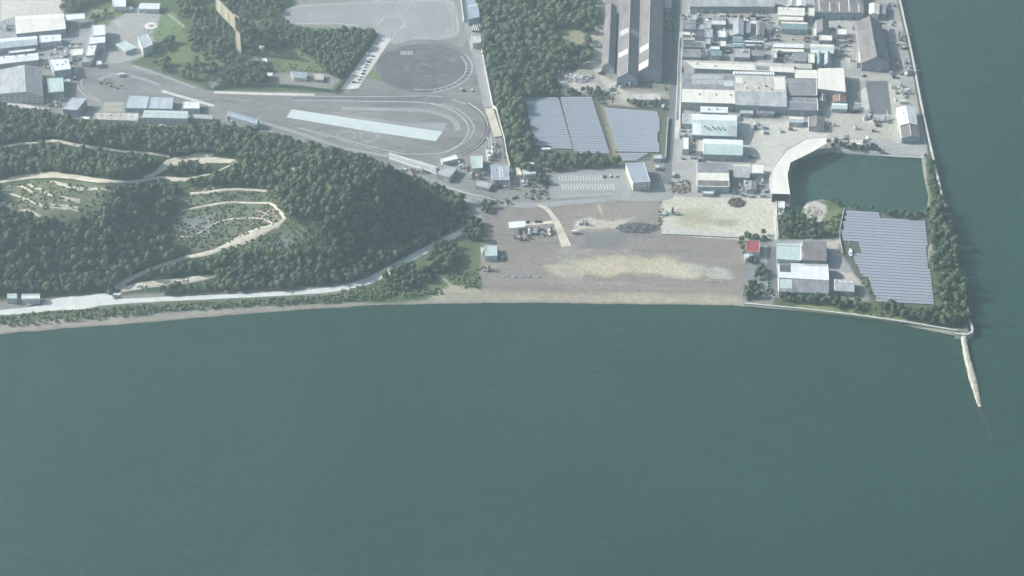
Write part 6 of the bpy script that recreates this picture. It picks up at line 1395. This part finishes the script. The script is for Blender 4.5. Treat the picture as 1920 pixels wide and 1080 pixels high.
belt([(1398, 440), (1438, 440), (1440, 452), (1398, 451)], 5.0, (1.9, 2.5), 1, 61, 'clipped dark hedge tree behind the red-roofed house', 'hedge behind the red-roofed house')
belt([(1006, 298), (1040, 298), (1100, 297), (1150, 299), (1168, 312), (1150, 314), (1080, 317), (1015, 322)], 7.0, (3.0, 4.4), 1, 62, 'dark green tree in the row above the car park', 'trees between upper solar farm and car park')
belt([(1006, 318), (1030, 322), (1030, 350), (1012, 350)], 7.0, (2.6, 3.6), .9, 63, 'dark tree at the left end of the car park', 'trees at the left end of the car park')
belt([(1176, 192), (1236, 194), (1236, 203), (1176, 202)], 5.4, (2.2, 3.0), 1, 64, 'green shrub-like tree in the row below the beige workshop', 'trees below the beige workshop')
belt([(1105, 168), (1120, 168), (1128, 182), (1060, 180), (1060, 174)], 5.6, (2.0, 3.0), 1, 65, 'small tree along the upper edge of the solar farm', 'trees along the top of the upper solar farm')
belt([(720, 520), (745, 505), (770, 508), (800, 500), (815, 525), (790, 538), (740, 545), (718, 535)], 6.0, (2.4, 3.8), 1, 66, 'rounded green tree on the shore side of the pale coast road', 'shore trees beside the coast road')
belt([(806, 478), (835, 462), (858, 466), (862, 490), (848, 508), (815, 512), (802, 500)], 6.4, (3.2, 4.6), 1, 67, 'tall dark tree in the clump left of the small barn', 'tree clump left of the small barn')
belt([(868, 424), (888, 415), (908, 420), (912, 436), (902, 452), (880, 452), (866, 440)], 6.4, (3.0, 4.4), 1, 68, 'dark green tree where the side road meets the coast road', 'trees at the road bend')
belt([(890, 385), (925, 386), (925, 400), (908, 412), (897, 402)], 6.0, (2.2, 3.2), 1, 69, 'green tree between the side road and the ploughed lot', 'trees beside the side road')
belt([(240, 508), (300, 500), (400, 488), (430, 500), (380, 512), (300, 522), (250, 524)], 8.0, (2.6, 3.6), .8, 70, 'green tree on the slope above the car layby', 'trees above the layby', strokes=STR)
belt([(212, 550), (300, 536), (400, 530), (430, 545), (330, 550), (225, 558)], 8.0, (2.4, 3.4), .9, 71, 'green tree between the layby and the coast road', 'trees between layby and coast road', strokes=STR)
_order = sorted(range(len(TREES)), key=lambda i: -(TREES[i][3] * 1000 / (TREES[i][1] + 2300)))
keep = set(_order[:296]); rest = [TREES[i] for i in range(len(TREES)) if i not in keep]
print('individual trees', len(TREES), 'kept', len(keep))
for i in sorted(keep):
    x, y, z, r, label, group = TREES[i]
    h = r * random.uniform(1.0, 1.4)
    t_ = empty('broadleaf_tree', (x, y, z - .2), random.random() * 6.28, label, 'tree', group)
    c_ = bpy.data.objects.new('crown', LEAFME[i % 7]); COL.objects.link(c_); c_.parent = t_; c_.scale = (r, r, h); c_.location = (0, 0, r * .5)
    k_ = bpy.data.objects.new('trunk', TRUNKME); COL.objects.link(k_); k_.parent = t_; k_.scale = (r, r, r * 1.2)
if rest:
    merged('broadleaf_thicket', np.array([[a[0], a[1], a[2], a[3], .1] for a in rest]), PROTO, M['leaf'], label='small dark green bushy growth filling the belts between larger trees', cat='thicket')

# ================================================================ AIR
if HAZE_DENSITY > 0:
    hz = MB().prism([(-6500, -2700), (6500, -2700), (6500, 6500), (-6500, 6500)], -10.5, ALT + 40)
    m = bpy.data.materials.new('haze'); m.use_nodes = True; t = m.node_tree; t.nodes.clear()
    o_ = t.nodes.new('ShaderNodeOutputMaterial'); v_ = t.nodes.new('ShaderNodeVolumePrincipled')
    v_.inputs['Color'].default_value = (*HAZE_COLOR, 1); v_.inputs['Density'].default_value = HAZE_DENSITY; v_.inputs['Anisotropy'].default_value = .72
    t.links.new(v_.outputs[0], o_.inputs['Volume'])
    tag(hz.build('haze', m), kind='stuff')
print('objects', len(bpy.data.objects))
